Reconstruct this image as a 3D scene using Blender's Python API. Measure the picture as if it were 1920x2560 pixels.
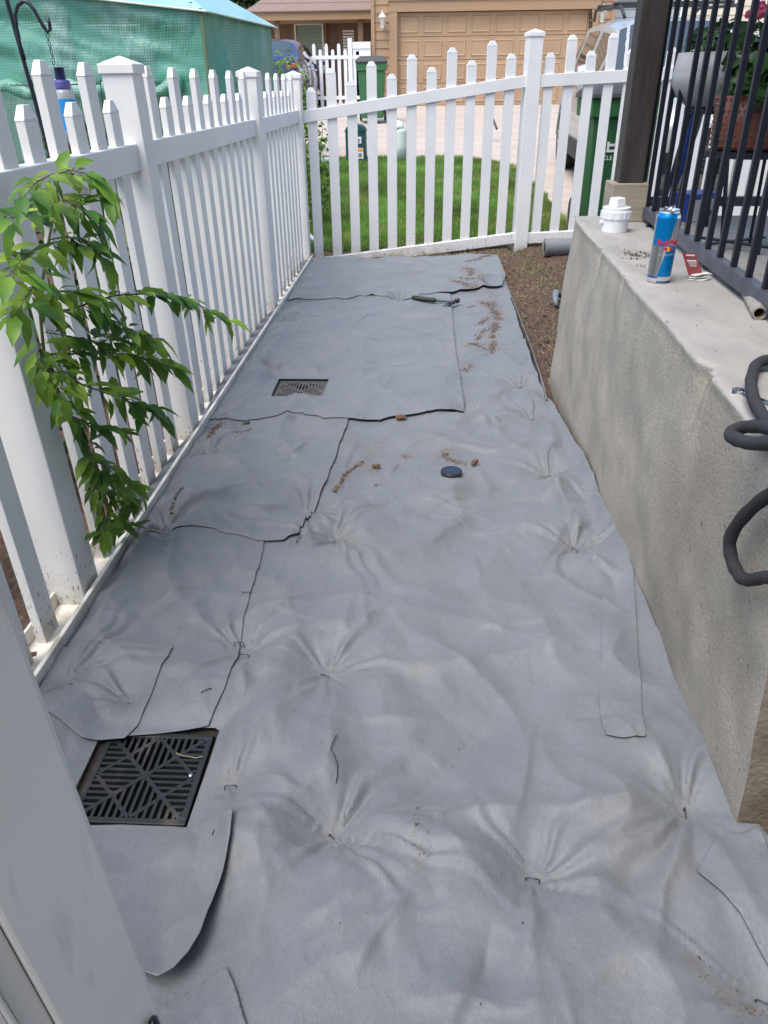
import bpy, bmesh, math, random
import numpy as np
from mathutils import Vector, Matrix, Euler, noise as mn
R_=math.radians
sc=bpy.context.scene
for o in list(bpy.data.objects): bpy.data.objects.remove(o)
# ------------------------------------------------------------------ camera
CR=Matrix(((0.999,-0.0154,0.0474),(0.0485,0.4949,-0.8676),(-0.0101,0.8689,0.4950)))
def ortho(M):
    u=Vector(M.col[2]).normalized(); v=Vector(M.col[1]); v=(v-u*v.dot(u)).normalized(); w=v.cross(u)
    return Matrix((w,v,u)).transposed()
CR=ortho(CR); CAMZ=1.25; FPX=1881.85
cd=bpy.data.cameras.new('camera'); cam=bpy.data.objects.new('camera',cd); sc.collection.objects.link(cam)
cam.matrix_world=Matrix.Translation((0,0,CAMZ))@CR.to_4x4()
cd.sensor_fit='HORIZONTAL'; cd.sensor_width=36; cd.lens=36*FPX/1920; cd.clip_start=.02; cd.clip_end=500
sc.camera=cam
sc.render.resolution_x=768; sc.render.resolution_y=1024
# ------------------------------------------------------------------ light
EL,AZ=64,38      # sun elevation, and its bearing from straight behind the camera (degrees to the right)
w=bpy.data.worlds.new("World"); sc.world=w; w.use_nodes=True; nt=w.node_tree
bg=nt.nodes['Background']; sky=nt.nodes.new('ShaderNodeTexSky'); sky.sky_type='NISHITA'; sky.sun_disc=False
sky.sun_elevation=R_(EL); sky.sun_rotation=R_(180+AZ); sky.air_density=1.0; sky.dust_density=2.2; sky.ozone_density=1.0
nt.links.new(sky.outputs[0],bg.inputs[0]); bg.inputs[1].default_value=.15
sl=bpy.data.lights.new('sun','SUN'); sl.energy=1.8; sl.angle=R_(42); sl.color=(1,.965,.92)
so=bpy.data.objects.new('sun',sl); sc.collection.objects.link(so)
sd=Vector((-math.sin(R_(AZ))*math.cos(R_(EL)),-math.cos(R_(AZ))*math.cos(R_(EL)),math.sin(R_(EL))))  # toward the sun
so.rotation_euler=sd.to_track_quat('Z','Y').to_euler()
sc.view_settings.view_transform='Standard'; sc.view_settings.look='None'; sc.view_settings.gamma=1
sc.view_settings.exposure=1.0
# ------------------------------------------------------------------ measuring helpers (a photo point on a real plane)
def ray(px,py):
    return (CR@Vector((px-960,-(py-1280),-FPX))).normalized()
def Pz(px,py,z=0.): r=ray(px,py); t=(z-CAMZ)/r.z; return Vector((0,0,CAMZ))+r*t
def Py(px,py,y): r=ray(px,py); return Vector((0,0,CAMZ))+r*(y/r.y)
def Px(px,py,x): r=ray(px,py); return Vector((0,0,CAMZ))+r*(x/r.x)
# ------------------------------------------------------------------ builders
class MB:
    def __init__(s): s.v=[]; s.f=[]
    def add(s,v,f):
        n=len(s.v); s.v+= [tuple(p) for p in v]; s.f+=[tuple(i+n for i in q) for q in f]; return s
    def box(s,a,b,M=None):
        x0,y0,z0=a; x1,y1,z1=b
        v=[Vector(p) for p in ((x0,y0,z0),(x1,y0,z0),(x1,y1,z0),(x0,y1,z0),(x0,y0,z1),(x1,y0,z1),(x1,y1,z1),(x0,y1,z1))]
        if M is not None: v=[M@p for p in v]
        return s.add(v,[(3,2,1,0),(4,5,6,7),(0,1,5,4),(1,2,6,5),(2,3,7,6),(3,0,4,7)])
    def frus(s,c,h0,h1,z0,z1,M=None):   # frustum: centre xy, half sizes bottom/top
        cx,cy=c; v=[Vector((cx+i*h[0],cy+j*h[1],z)) for z,h in ((z0,h0),(z1,h1)) for i,j in ((-1,-1),(1,-1),(1,1),(-1,1))]
        if M is not None: v=[M@p for p in v]
        return s.add(v,[(3,2,1,0),(4,5,6,7),(0,1,5,4),(1,2,6,5),(2,3,7,6),(3,0,4,7)])
    def tube(s,pts,r,n=8,cap=True):
        pts=[Vector(p) for p in pts]; m=len(pts); rs=r if isinstance(r,(list,tuple)) else [r]*m
        v=[];f=[]; up=None
        for i,p in enumerate(pts):
            t=(pts[min(i+1,m-1)]-pts[max(i-1,0)]).normalized()
            if up is None: up=t.orthogonal().normalized()
            up=(up-t*up.dot(t)).normalized(); bi=t.cross(up)
            for k in range(n):
                a=2*math.pi*k/n; v.append(p+(up*math.cos(a)+bi*math.sin(a))*rs[i])
        for i in range(m-1):
            for k in range(n):
                a=i*n+k;b=i*n+(k+1)%n; f.append((a,b,b+n,a+n))
        if cap: f.append(tuple(range(n))[::-1]); f.append(tuple((m-1)*n+k for k in range(n)))
        return s.add(v,f)
    def lathe(s,prof,c=(0,0,0),n=24,M=None,close=True):
        v=[];f=[];c=Vector(c)
        for r,z in prof:
            for k in range(n):
                a=2*math.pi*k/n; p=Vector((r*math.cos(a),r*math.sin(a),z)); p=(M@p if M is not None else p)+c; v.append(p)
        for i in range(len(prof)-1):
            for k in range(n):
                a=i*n+k;b=i*n+(k+1)%n; f.append((a,b,b+n,a+n))
        if close: f.append(tuple(range(n))[::-1]); f.append(tuple((len(prof)-1)*n+k for k in range(n)))
        return s.add(v,f)
    def prism(s,poly,fn):   # poly 2D list; fn(u,v,k) -> 3D for k=0,1
        n=len(poly); v=[fn(u,w_,0) for u,w_ in poly]+[fn(u,w_,1) for u,w_ in poly]
        return s.add(v,[tuple(range(n))[::-1],tuple(range(n,2*n))]+[(i,(i+1)%n,(i+1)%n+n,i+n) for i in range(n)])
    def build(s,name,m,parent=None,smooth=False,bevel=0,loc=None):
        me=bpy.data.meshes.new(name); me.from_pydata([tuple(p) for p in s.v],[],s.f); me.validate()
        bm=bmesh.new(); bm.from_mesh(me); bmesh.ops.recalc_face_normals(bm,faces=bm.faces); bm.to_mesh(me); bm.free()
        return link(name,me,m,parent,smooth,bevel)
def link(name,me,m,parent=None,smooth=False,bevel=0):
    o=bpy.data.objects.new(name,me); sc.collection.objects.link(o)
    if m is not None and len(me.materials)==0: me.materials.append(m)
    if parent is not None:
        o.parent=parent; M=Matrix.Identity(4); q=parent
        if parent.type=='EMPTY': M=Matrix.Translation(parent.location)
        o.matrix_parent_inverse=M.inverted()
    if smooth: me.polygons.foreach_set('use_smooth',[True]*len(me.polygons))
    if bevel:
        b=o.modifiers.new('bevel','BEVEL'); b.width=bevel; b.segments=2; b.limit_method='ANGLE'; b.harden_normals=False
    return o
def tag(o,label=None,cat=None,group=None,kind=None):
    if label: o['label']=label
    if cat: o['category']=cat
    if group: o['group']=group
    if kind: o['kind']=kind
    return o
def empty(name,loc,label,cat,group=None):
    o=bpy.data.objects.new(name,None); sc.collection.objects.link(o); o.location=loc; o.empty_display_size=.1
    return tag(o,label,cat,group)
def copy_tree(o,d,parent=None):
    c=o.copy(); sc.collection.objects.link(c)
    if parent is None: c.location=Vector(o.location)+Vector(d)
    else: c.parent=parent
    for ch in [k for k in o.children]: copy_tree(ch,d,c)
    return c
# ------------------------------------------------------------------ materials
MATS={}
def mat(name,col,rough=.6,col2=None,scale=8,detail=6,bump=0,bscale=None,metal=0,spec=.5,stretch=(1,1,1),lo=.35,hi=.65,alpha=1,trans=0,coat=0,world=True,sheen=0,ior=1.45):
    if name in MATS: return MATS[name]
    m=bpy.data.materials.new(name); m.use_nodes=True; n=m.node_tree; L=n.links; b=n.nodes['Principled BSDF']
    b.inputs['Base Color'].default_value=(*col,1); b.inputs['Roughness'].default_value=rough; b.inputs['Metallic'].default_value=metal
    b.inputs['Specular IOR Level'].default_value=spec; b.inputs['Alpha'].default_value=alpha; b.inputs['Transmission Weight'].default_value=trans
    b.inputs['Coat Weight'].default_value=coat; b.inputs['IOR'].default_value=ior
    if sheen: b.inputs['Sheen Weight'].default_value=sheen; b.inputs['Sheen Roughness'].default_value=.4
    if col2 or bump:
        g=n.nodes.new('ShaderNodeNewGeometry'); mp=n.nodes.new('ShaderNodeMapping'); mp.inputs['Scale'].default_value=stretch
        L.new(g.outputs['Position'],mp.inputs[0])
    if col2:
        t=n.nodes.new('ShaderNodeTexNoise'); t.inputs['Scale'].default_value=scale; t.inputs['Detail'].default_value=detail; t.inputs['Roughness'].default_value=.65
        L.new(mp.outputs[0],t.inputs[0]); r=n.nodes.new('ShaderNodeMapRange'); r.inputs[1].default_value=lo; r.inputs[2].default_value=hi
        L.new(t.outputs[0],r.inputs[0]); x=n.nodes.new('ShaderNodeMix'); x.data_type='RGBA'; x.inputs[6].default_value=(*col,1); x.inputs[7].default_value=(*col2,1)
        L.new(r.outputs[0],x.inputs[0]); L.new(x.outputs[2],b.inputs['Base Color']); m['mix']=x.name
    if bump:
        t=n.nodes.new('ShaderNodeTexNoise'); t.inputs['Scale'].default_value=bscale or scale*4; t.inputs['Detail'].default_value=5
        L.new(mp.outputs[0],t.inputs[0]); bp=n.nodes.new('ShaderNodeBump'); bp.inputs['Strength'].default_value=1; bp.inputs['Distance'].default_value=bump
        L.new(t.outputs[0],bp.inputs['Height']); L.new(bp.outputs[0],b.inputs['Normal'])
    MATS[name]=m; return m
def mixover(m,col,fac_builder):
    """lay another colour over a material's base colour where fac_builder's socket says"""
    n=m.node_tree; L=n.links; b=n.nodes['Principled BSDF']; x=n.nodes.new('ShaderNodeMix'); x.data_type='RGBA'
    if b.inputs['Base Color'].links: L.new(b.inputs['Base Color'].links[0].from_socket,x.inputs[6])
    else: x.inputs[6].default_value=b.inputs['Base Color'].default_value
    x.inputs[7].default_value=(*col,1); L.new(fac_builder(n,L),x.inputs[0]); L.new(x.outputs[2],b.inputs['Base Color'])
def mth(n,L,op,a,b=None,c=None):
    k=n.nodes.new('ShaderNodeMath'); k.operation=op
    for i,q in enumerate((a,b,c)):
        if q is None: continue
        if isinstance(q,(int,float)): k.inputs[i].default_value=q
        else: L.new(q,k.inputs[i])
    return k.outputs[0]
def noise_s(n,L,scale,stretch=(1,1,1),detail=4,lo=.4,hi=.6):
    g=n.nodes.new('ShaderNodeNewGeometry'); mp=n.nodes.new('ShaderNodeMapping'); mp.inputs['Scale'].default_value=stretch
    L.new(g.outputs['Position'],mp.inputs[0]); t=n.nodes.new('ShaderNodeTexNoise'); t.inputs['Scale'].default_value=scale; t.inputs['Detail'].default_value=detail
    L.new(mp.outputs[0],t.inputs[0]); r=n.nodes.new('ShaderNodeMapRange'); r.inputs[1].default_value=lo; r.inputs[2].default_value=hi; L.new(t.outputs[0],r.inputs[0]); return r.outputs[0]
def pos_s(n,L,axis):
    g=n.nodes.new('ShaderNodeNewGeometry'); s=n.nodes.new('ShaderNodeSeparateXYZ'); L.new(g.outputs['Position'],s.inputs[0]); return s.outputs[axis]

vinyl=mat('white_vinyl',(.78,.765,.73),.38,(.70,.70,.685),3,bump=.0002,bscale=60)
def dirtline(n,L):
    z=pos_s(n,L,'Z'); k=mth(n,L,'SUBTRACT',.11,z); k=mth(n,L,'MULTIPLY',k,9); nz=noise_s(n,L,14,lo=.3,hi=.8); k=mth(n,L,'MULTIPLY',k,nz); 
    y=pos_s(n,L,'Y'); s=n.nodes.new('ShaderNodeMath'); s.operation='MINIMUM'; s.use_clamp=True; L.new(k,s.inputs[0]); s.inputs[1].default_value=.75; return s.outputs[0]
mixover(vinyl,(.36,.31,.23),dirtline)
def specks(n,L):
    z=pos_s(n,L,'Z'); lowf=mth(n,L,'SUBTRACT',.42,z); lowf=mth(n,L,'MULTIPLY',lowf,.35)
    v=noise_s(n,L,130,(1,1,.45),3,.0,1.); k=mth(n,L,'ADD',v,lowf); k=mth(n,L,'SUBTRACT',k,.745); k=mth(n,L,'MULTIPLY',k,16)
    s=n.nodes.new('ShaderNodeMath'); s.operation='MINIMUM'; s.use_clamp=True; L.new(k,s.inputs[0]); s.inputs[1].default_value=.8; return s.outputs[0]
mixover(vinyl,(.05,.045,.04),specks)
vinyl_far=mat('white_vinyl_far',(.80,.80,.79),.4,(.74,.74,.73),3)
vinyl_gate=mat('white_vinyl_gate',(.84,.83,.79),.35,(.77,.76,.72),5,bump=.0002,bscale=60)
mixover(vinyl_gate,(.16,.16,.15),lambda n,L: mth(n,L,'MULTIPLY',noise_s(n,L,60,(1,1,.10),7,.60,.74),.22))
fabric=mat('geotextile',(.158,.171,.188),.50,(.134,.146,.160),5,8,spec=.38,sheen=.2)
def fabbump():
    n=fabric.node_tree; L=n.links; b=n.nodes['Principled BSDF']
    def nz(scale,det,lo,hi,st=(1,1,1)): return noise_s(n,L,scale,st,det,lo,hi)
    fine=nz(380,3,.3,.7); a=nz(9,3,0,1); k=mth(n,L,'MULTIPLY',mth(n,L,'ABSOLUTE',mth(n,L,'SUBTRACT',a,.5)),6); k=mth(n,L,'MINIMUM',k,1)
    a2=nz(22,3,0,1,(1,.7,1)); k2=mth(n,L,'MINIMUM',mth(n,L,'MULTIPLY',mth(n,L,'ABSOLUTE',mth(n,L,'SUBTRACT',a2,.5)),7),1)
    h=mth(n,L,'ADD',mth(n,L,'MULTIPLY',fine,.00035),mth(n,L,'ADD',mth(n,L,'MULTIPLY',k,-.0016),mth(n,L,'MULTIPLY',k2,-.0006)))
    bp=n.nodes.new('ShaderNodeBump'); bp.inputs['Strength'].default_value=.8; bp.inputs['Distance'].default_value=1; L.new(h,bp.inputs['Height']); L.new(bp.outputs[0],b.inputs['Normal'])
fabbump()
def fibre(n,L):
    a=noise_s(n,L,260,(1,.3,1),3,.45,.75); b=noise_s(n,L,340,(.35,1,1),3,.45,.75)
    return mth(n,L,'MULTIPLY',mth(n,L,'MAXIMUM',a,b),.22)
mixover(fabric,(.26,.275,.29),fibre)
mixover(fabric,(.13,.138,.145),lambda n,L: mth(n,L,'MULTIPLY',noise_s(n,L,75,(1,.6,1),6,.45,.72),.16))
def dirtattr(n,L):
    a=n.nodes.new('ShaderNodeAttribute'); a.attribute_name='dirt'; nz=noise_s(n,L,45,(1,1,1),6,.35,.62)
    k=mth(n,L,'MULTIPLY',a.outputs['Fac'],nz); s=n.nodes.new('ShaderNodeMath'); s.operation='MINIMUM'; s.use_clamp=True; L.new(k,s.inputs[0]); s.inputs[1].default_value=.9; return s.outputs[0]
mixover(fabric,(.16,.118,.085),dirtattr)
mixover(fabric,(.26,.225,.20),lambda n,L: mth(n,L,'MULTIPLY',noise_s(n,L,3.5,(1,1,1),5,.55,.75),.3))
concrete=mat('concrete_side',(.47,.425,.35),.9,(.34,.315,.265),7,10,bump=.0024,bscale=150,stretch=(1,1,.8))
mixover(concrete,(.20,.19,.165),lambda n,L: mth(n,L,'MULTIPLY',noise_s(n,L,230,(1,1,1),3,.42,.62),.45))
mixover(concrete,(.20,.17,.12),lambda n,L: mth(n,L,'MULTIPLY',noise_s(n,L,2.2,(1,1,.5),5,.5,.75),.6))
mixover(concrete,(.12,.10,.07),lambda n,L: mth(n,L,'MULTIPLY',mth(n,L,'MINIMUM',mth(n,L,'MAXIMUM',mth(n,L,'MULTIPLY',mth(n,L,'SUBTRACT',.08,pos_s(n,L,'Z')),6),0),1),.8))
mixover(concrete,(.10,.095,.08),lambda n,L: mth(n,L,'MULTIPLY',noise_s(n,L,75,(1,1,.5),2,.71,.75),.8))
mixover(concrete,(.43,.42,.38),lambda n,L: mth(n,L,'MULTIPLY',noise_s(n,L,95,(1,1,.6),2,.68,.75),.5))
slabm=mat('concrete_slab',(.38,.36,.33),.8,(.30,.285,.26),6,8,bump=.0006,bscale=150,stretch=(1,.5,1))
mixover(slabm,(.24,.235,.22),lambda n,L: mth(n,L,'MULTIPLY',noise_s(n,L,14,(1,.5,1),8,.48,.7),.5))
mixover(slabm,(.12,.115,.11),lambda n,L: mth(n,L,'MULTIPLY',noise_s(n,L,60,(1,.4,1),3,.70,.75),.6))
drive=mat('driveway_concrete',(.47,.405,.35),.85,(.39,.335,.285),1.6,8,bump=.003,bscale=60,stretch=(.4,1.6,1))
mixover(drive,(.36,.30,.26),lambda n,L: mth(n,L,'MULTIPLY',noise_s(n,L,1.1,(.5,2.2,1),6,.52,.75),.8))
dirtm=mat('bare_dirt',(.115,.07,.048),.95,(.045,.028,.02),30,8,bump=.012,bscale=50)
mixover(dirtm,(.26,.22,.14),lambda n,L: mth(n,L,'MULTIPLY',noise_s(n,L,90,(1,.35,1),3,.60,.70),.4))
lawnm=mat('lawn_soil',(.09,.13,.03),.95,(.12,.11,.05),20,8,bump=.01,bscale=60)
blackpl=mat('black_plastic',(.035,.037,.04),.45,(.06,.06,.058),30)
gratem=mat('grate_plastic',(.018,.02,.024),.5,(.085,.072,.058),9,8,lo=.54,hi=.74,bump=.0005,bscale=300)
darkpit=mat('pit_black',(.006,.006,.006),.9)
ironm=mat('black_iron',(.008,.010,.018),.4,(.012,.014,.022),20,bump=.0003,bscale=90)
railm=mat('dusty_rail',(.05,.06,.085),.45,(.085,.09,.11),18)
steel=mat('dark_steel',(.06,.06,.065),.4,metal=.8)
chrome=mat('chrome',(.75,.76,.78),.15,metal=1)
alu=mat('aluminium',(.78,.79,.8),.22,metal=1)
brownpaint=mat('brown_paint',(.028,.021,.018),.6,(.06,.05,.043),25,stretch=(1,1,.08),bump=.0015,bscale=60)
rawwood=mat('raw_wood',(.36,.315,.235),.8,(.25,.215,.16),20,stretch=(.15,.15,1.5),bump=.001,bscale=60)
pvc=mat('white_pvc',(.76,.78,.80),.35)
leafm=None
def foliage(name,c1,c2,tr=.35):
    m=bpy.data.materials.new(name); m.use_nodes=True; n=m.node_tree; L=n.links; b=n.nodes['Principled BSDF']; out=n.nodes['Material Output']
    t=noise_s(n,L,9,(1,1,1),5,.35,.65); x=n.nodes.new('ShaderNodeMix'); x.data_type='RGBA'; x.inputs[6].default_value=(*c1,1); x.inputs[7].default_value=(*c2,1); L.new(t,x.inputs[0])
    a=n.nodes.new('ShaderNodeAttribute'); a.attribute_name='tone'; y=n.nodes.new('ShaderNodeMix'); y.data_type='RGBA'; y.blend_type='MULTIPLY'
    y.inputs[0].default_value=1; L.new(x.outputs[2],y.inputs[6]); L.new(a.outputs['Color'],y.inputs[7])
    L.new(y.outputs[2],b.inputs['Base Color']); b.inputs['Roughness'].default_value=.45; b.inputs['Specular IOR Level'].default_value=.35
    d=n.nodes.new('ShaderNodeBsdfTranslucent'); L.new(y.outputs[2],d.inputs[0]); s=n.nodes.new('ShaderNodeMixShader'); s.inputs[0].default_value=tr
    L.new(b.outputs[0],s.inputs[1]); L.new(d.outputs[0],s.inputs[2]); L.new(s.outputs[0],out.inputs[0]); MATS[name]=m; return m
leafm=foliage('sapling_leaf',(.24,.38,.04),(.07,.18,.03),.38)
grassm=foliage('grass_blade',(.17,.34,.06),(.22,.38,.08),.35)
treem=foliage('tree_leaf',(.045,.085,.025),(.03,.06,.02),.25)
bushm=foliage('bush_leaf',(.16,.28,.04),(.09,.18,.03),.3)
geranium=foliage('geranium_leaf',(.03,.085,.022),(.055,.12,.035),.25)
pinkm=foliage('pink_petal',(.75,.10,.22),(.85,.2,.35),.3)
barkm=mat('bark',(.10,.075,.05),.85,(.06,.045,.03),30)
stemm=mat('stem',(.09,.10,.04),.7)
tan=mat('tan_siding',(.37,.245,.15),.75,(.33,.215,.13),2)
tandark=mat('brown_trim',(.20,.125,.07),.7)
doorm=mat('garage_door_tan',(.40,.265,.16),.6,(.35,.23,.14),2)
greensid=mat('green_bin',(.03,.13,.045),.5,(.025,.11,.04),10)
rnd=random.Random(5)
# ------------------------------------------------------------------ numpy noise
_rs=np.random.RandomState(3); _PT=_rs.permutation(512); _GA=_rs.rand(512)*2*np.pi
def gn(x,y,seed=0):
    xi=np.floor(x).astype(int); yi=np.floor(y).astype(int); xf=x-xi; yf=y-yi
    u=xf*xf*xf*(xf*(xf*6-15)+10); v=yf*yf*yf*(yf*(yf*6-15)+10)
    def g(i,j):
        a=_GA[(_PT[(_PT[(i+seed*37)%512]+j)%512])]; return np.cos(a)*(x-i)+np.sin(a)*(y-j)
    return (1-v)*((1-u)*g(xi,yi)+u*g(xi+1,yi))+v*((1-u)*g(xi,yi+1)+u*g(xi+1,yi+1))
def fbm(x,y,o=4,seed=0,gain=.5):
    s=0;a=1
    for k in range(o): s=s+a*gn(x*2**k,y*2**k,seed+k*7); a*=gain
    return s
def sstep(a,b,x): t=np.clip((x-a)/(b-a),0,1); return t*t*(3-2*t)
# ------------------------------------------------------------------ ground level beyond the fence
def gz(x,y):
    x=np.asarray(x,float); y=np.asarray(y,float)
    z=np.interp(y,[-50,6.4,12.6,20,24,60,200],[0,0,.285,.73,.75,.9,.9])
    return z
def strip_mesh(name,xs,ys,zf,m,parent=None,smooth=True,keep=None):
    X,Y=np.meshgrid(xs,ys); Z=zf(X,Y); nx,ny=len(xs),len(ys)
    v=np.stack([X,Y,Z],-1).reshape(-1,3); i=np.arange(nx*ny).reshape(ny,nx)
    f=np.stack([i[:-1,:-1],i[:-1,1:],i[1:,1:],i[1:,:-1]],-1).reshape(-1,4)
    if keep is not None:
        c=v[f].mean(1); f=f[keep(c[:,0],c[:,1])]
    return np_mesh(name,v,f,m,parent,smooth)
def np_mesh(name,v,f,m,parent=None,smooth=True,attr=None):
    me=bpy.data.meshes.new(name); k=f.shape[1]
    me.vertices.add(len(v)); me.vertices.foreach_set('co',np.asarray(v,np.float32).ravel())
    me.loops.add(f.size); me.loops.foreach_set('vertex_index',f.astype(np.int32).ravel())
    me.polygons.add(len(f)); me.polygons.foreach_set('loop_start',np.arange(0,f.size,k,dtype=np.int32)); me.polygons.foreach_set('loop_total',np.full(len(f),k,np.int32))
    me.update(calc_edges=True)
    if attr is not None:
        for an,av in attr.items():
            if av.ndim==1: a=me.attributes.new(an,'FLOAT','POINT'); a.data.foreach_set('value',av.astype(np.float32))
            else: a=me.attributes.new(an,'FLOAT_COLOR','POINT'); a.data.foreach_set('color',np.c_[av,np.ones(len(av))].astype(np.float32).ravel())
    return link(name,me,m,parent,smooth)
def geo(a,b,n,p): t=np.linspace(0,1,n)**p; return a+(b-a)*t
ys=np.r_[np.linspace(-60,-3,8),np.linspace(-2.5,0,6),np.linspace(.2,7.2,90),np.linspace(7.4,26,60),np.linspace(30,220,20)]
xs=np.r_[np.linspace(-200,-12,14),np.linspace(-10,-2.2,14),np.linspace(-2,2,70),np.linspace(2.2,10,16),np.linspace(14,200,14)]
def gground(X,Y):
    z=gz(X,Y)-.035
    inside=sstep(-.93,-.88,X)*(1-sstep(.53,.57,X))*(1-sstep(6.2,6.3,Y))
    z=z-.12*inside+.02*fbm(X*2,Y*2)*(np.abs(X)<3)*(Y<6.4)
    return z
tag(strip_mesh('ground',xs,ys,gground,dirtm),kind='structure')
# driveway / alley sheet of pale concrete
def dz(X,Y): return gz(X,Y)-.012+.004*fbm(X*.7,Y*.7)
def lawn_edge(x): return 12.45+.05*np.sin(x*3)
def drive_keep(X,Y):
    le=12.4-np.clip(X-.6,0,1)**2*1.6
    rx=1.35+.10*(Y-6.7)*0-.05*np.clip(12-Y,0,6)*0
    return (Y>le)|((X>lawn_right(Y)))
def lawn_right(Y): return np.interp(Y,[6.4,8,10,11.6,12.6],[1.42,1.40,1.33,1.22,.5])
tag(strip_mesh('driveway',np.r_[np.linspace(-30,-3,20),np.linspace(-2.9,6,180),np.linspace(6.3,30,20)],np.r_[np.linspace(6.9,13,150),np.linspace(13.1,34,90)],dz,drive,keep=drive_keep),kind='structure')
# ------------------------------------------------------------------ fabric
def PZ(l,z=0.): return [Pz(a*1.1573,b*1.1573,z).xy for a,b in l]
STK=[(178,1719,40),(330,1767,-10),(577,1974,10),(813,1693,-25),(832,2099,-50),(1331,2205,-8),(1711,2038,80),(520,1151,60),(414,1332,60),(766,1303,0),(836,1361,50),
 (578,1040,0),(684,930,60),(1369,1195,30),(1437,1376,-60),(1331,1056,40),(1301,972,60),(1166,1044,5),(1237,888,80),(721,822,-60),(1000,760,10),(610,1645,0),(1910,2512,-25)]
STK2=[(521,1756,35),(547,2112,70),(599,1622,0),(619,1507,0),(829,1165,0),(748,1372,70),(1015,1042,0)]
SP=[]; rs=np.random.RandomState(11)
strong={0:1.1,2:1.2,4:1.3,6:1.2,7:1.5,8:1.5,9:1.2,10:1.1,13:1.4,14:1.5,3:.9,5:.8,12:1.0,11:.8,15:.9,16:1.0,19:1.1,18:1.2,17:.6}
for i,(a,b,r) in enumerate(STK):
    p=Pz(a,b,0.); k=rs.randint(6,12); th=np.sort(rs.rand(k)*2*np.pi); amp=rs.uniform(.5,1.3,k); ln=rs.uniform(.05,.2,k); wd=rs.uniform(.05,.17,k)
    SP.append((p.x,p.y,strong.get(i,.7),th,amp,ln,wd))
# hand-placed creases: (px,py,px,py,height,width left,width right) in full photo pixels
CRE=[(1130,1328,1050,1388,.016,.045,.010),(1185,1850,1010,2035,-.018,.06,.05),(980,1720,1500,1620,.018,.10,.05),(1020,1545,1400,1640,.016,.07,.07),
 (560,1960,615,1830,.014,.04,.02),(570,1990,590,2220,.014,.05,.02),(600,1990,680,2120,.016,.05,.03),(780,2060,700,1960,-.012,.03,.05),(860,2090,1010,2200,-.012,.06,.04),
 (835,2130,850,2330,.012,.05,.015),(440,1165,660,1200,.016,.05,.05),(430,1325,640,1230,.018,.05,.04),(340,1290,480,1120,.020,.06,.05),(330,1385,490,1560,.022,.07,.06),
 (230,1490,350,1600,.020,.07,.05),(1230,1010,1130,1090,.012,.05,.04),(1360,1185,1180,1260,-.014,.04,.05),(1430,1360,1250,1330,.012,.05,.03),(1440,1390,1500,1460,.022,.06,.05),
 (1380,1210,1430,1330,.018,.04,.04),(1370,1090,1385,1180,.015,.04,.04),(1620,1880,1700,2020,.016,.02,.02),(1560,1850,1690,2030,.012,.025,.02),(1690,2130,1630,2380,.014,.012,.03),
 (1220,2400,1195,2500,-.016,.04,.02),(1080,2530,1260,2545,.014,.05,.01),(900,2340,720,2520,.012,.10,.06),(1310,2190,1330,2090,-.01,.06,.03),(1240,900,1330,960,.018,.04,.04),
 (1265,720,1320,850,.030,.05,.03),(1320,850,1360,960,.028,.05,.03),(1180,880,1100,1000,.014,.06,.05),(900,870,1100,850,.012,.06,.05),(760,830,900,900,.012,.05,.04),(720,830,640,960,.014,.04,.04),
 (1150,740,1250,700,.018,.05,.03),(1180,690,1240,780,.016,.04,.03),(950,2120,1300,2230,.010,.09,.07),(1500,2060,1700,2080,.012,.08,.04),(640,1500,700,1900,.014,.06,.05),(880,1500,860,1660,.014,.08,.06),(950,1480,1200,1540,.012,.06,.06)]
CR_=[]
for a in CRE:
    p=Pz(a[0],a[1],0.); q=Pz(a[2],a[3],0.); CR_.append((p.x,p.y,q.x,q.y,a[4],a[5],a[6]))
_w=np.random.RandomState(19); WR=[]
for k in range(260):
    x,y=_w.uniform(-.9,.6),_w.uniform(.3,6.1); a=_w.normal(.3,.9) if k%3 else _w.uniform(0,3.14); L_=_w.uniform(.06,.34); WR.append((x,y,x+L_*math.cos(a),y+L_*math.sin(a),_w.uniform(.003,.013)*(1 if _w.rand()<.7 else -.7),_w.uniform(.01,.055),_w.uniform(.005,.016)))
for k in range(240):
    x,y=_w.uniform(-.9,.6),_w.uniform(.3,6.1); a=_w.uniform(0,3.14); L_=_w.uniform(.03,.16); WR.append((x,y,x+L_*math.cos(a),y+L_*math.sin(a),_w.uniform(.0015,.004)*(1 if _w.rand()<.6 else -1),_w.uniform(.004,.012),_w.uniform(.003,.007)))
for i in range(len(SP)):
    for j in range(i+1,len(SP)):
        d=math.hypot(SP[i][0]-SP[j][0],SP[i][1]-SP[j][1])
        if .15<d<.72 and _w.rand()<.62: WR.append((SP[i][0],SP[i][1],SP[j][0],SP[j][1],_w.uniform(.008,.016),_w.uniform(.02,.05),_w.uniform(.015,.04)))
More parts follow.
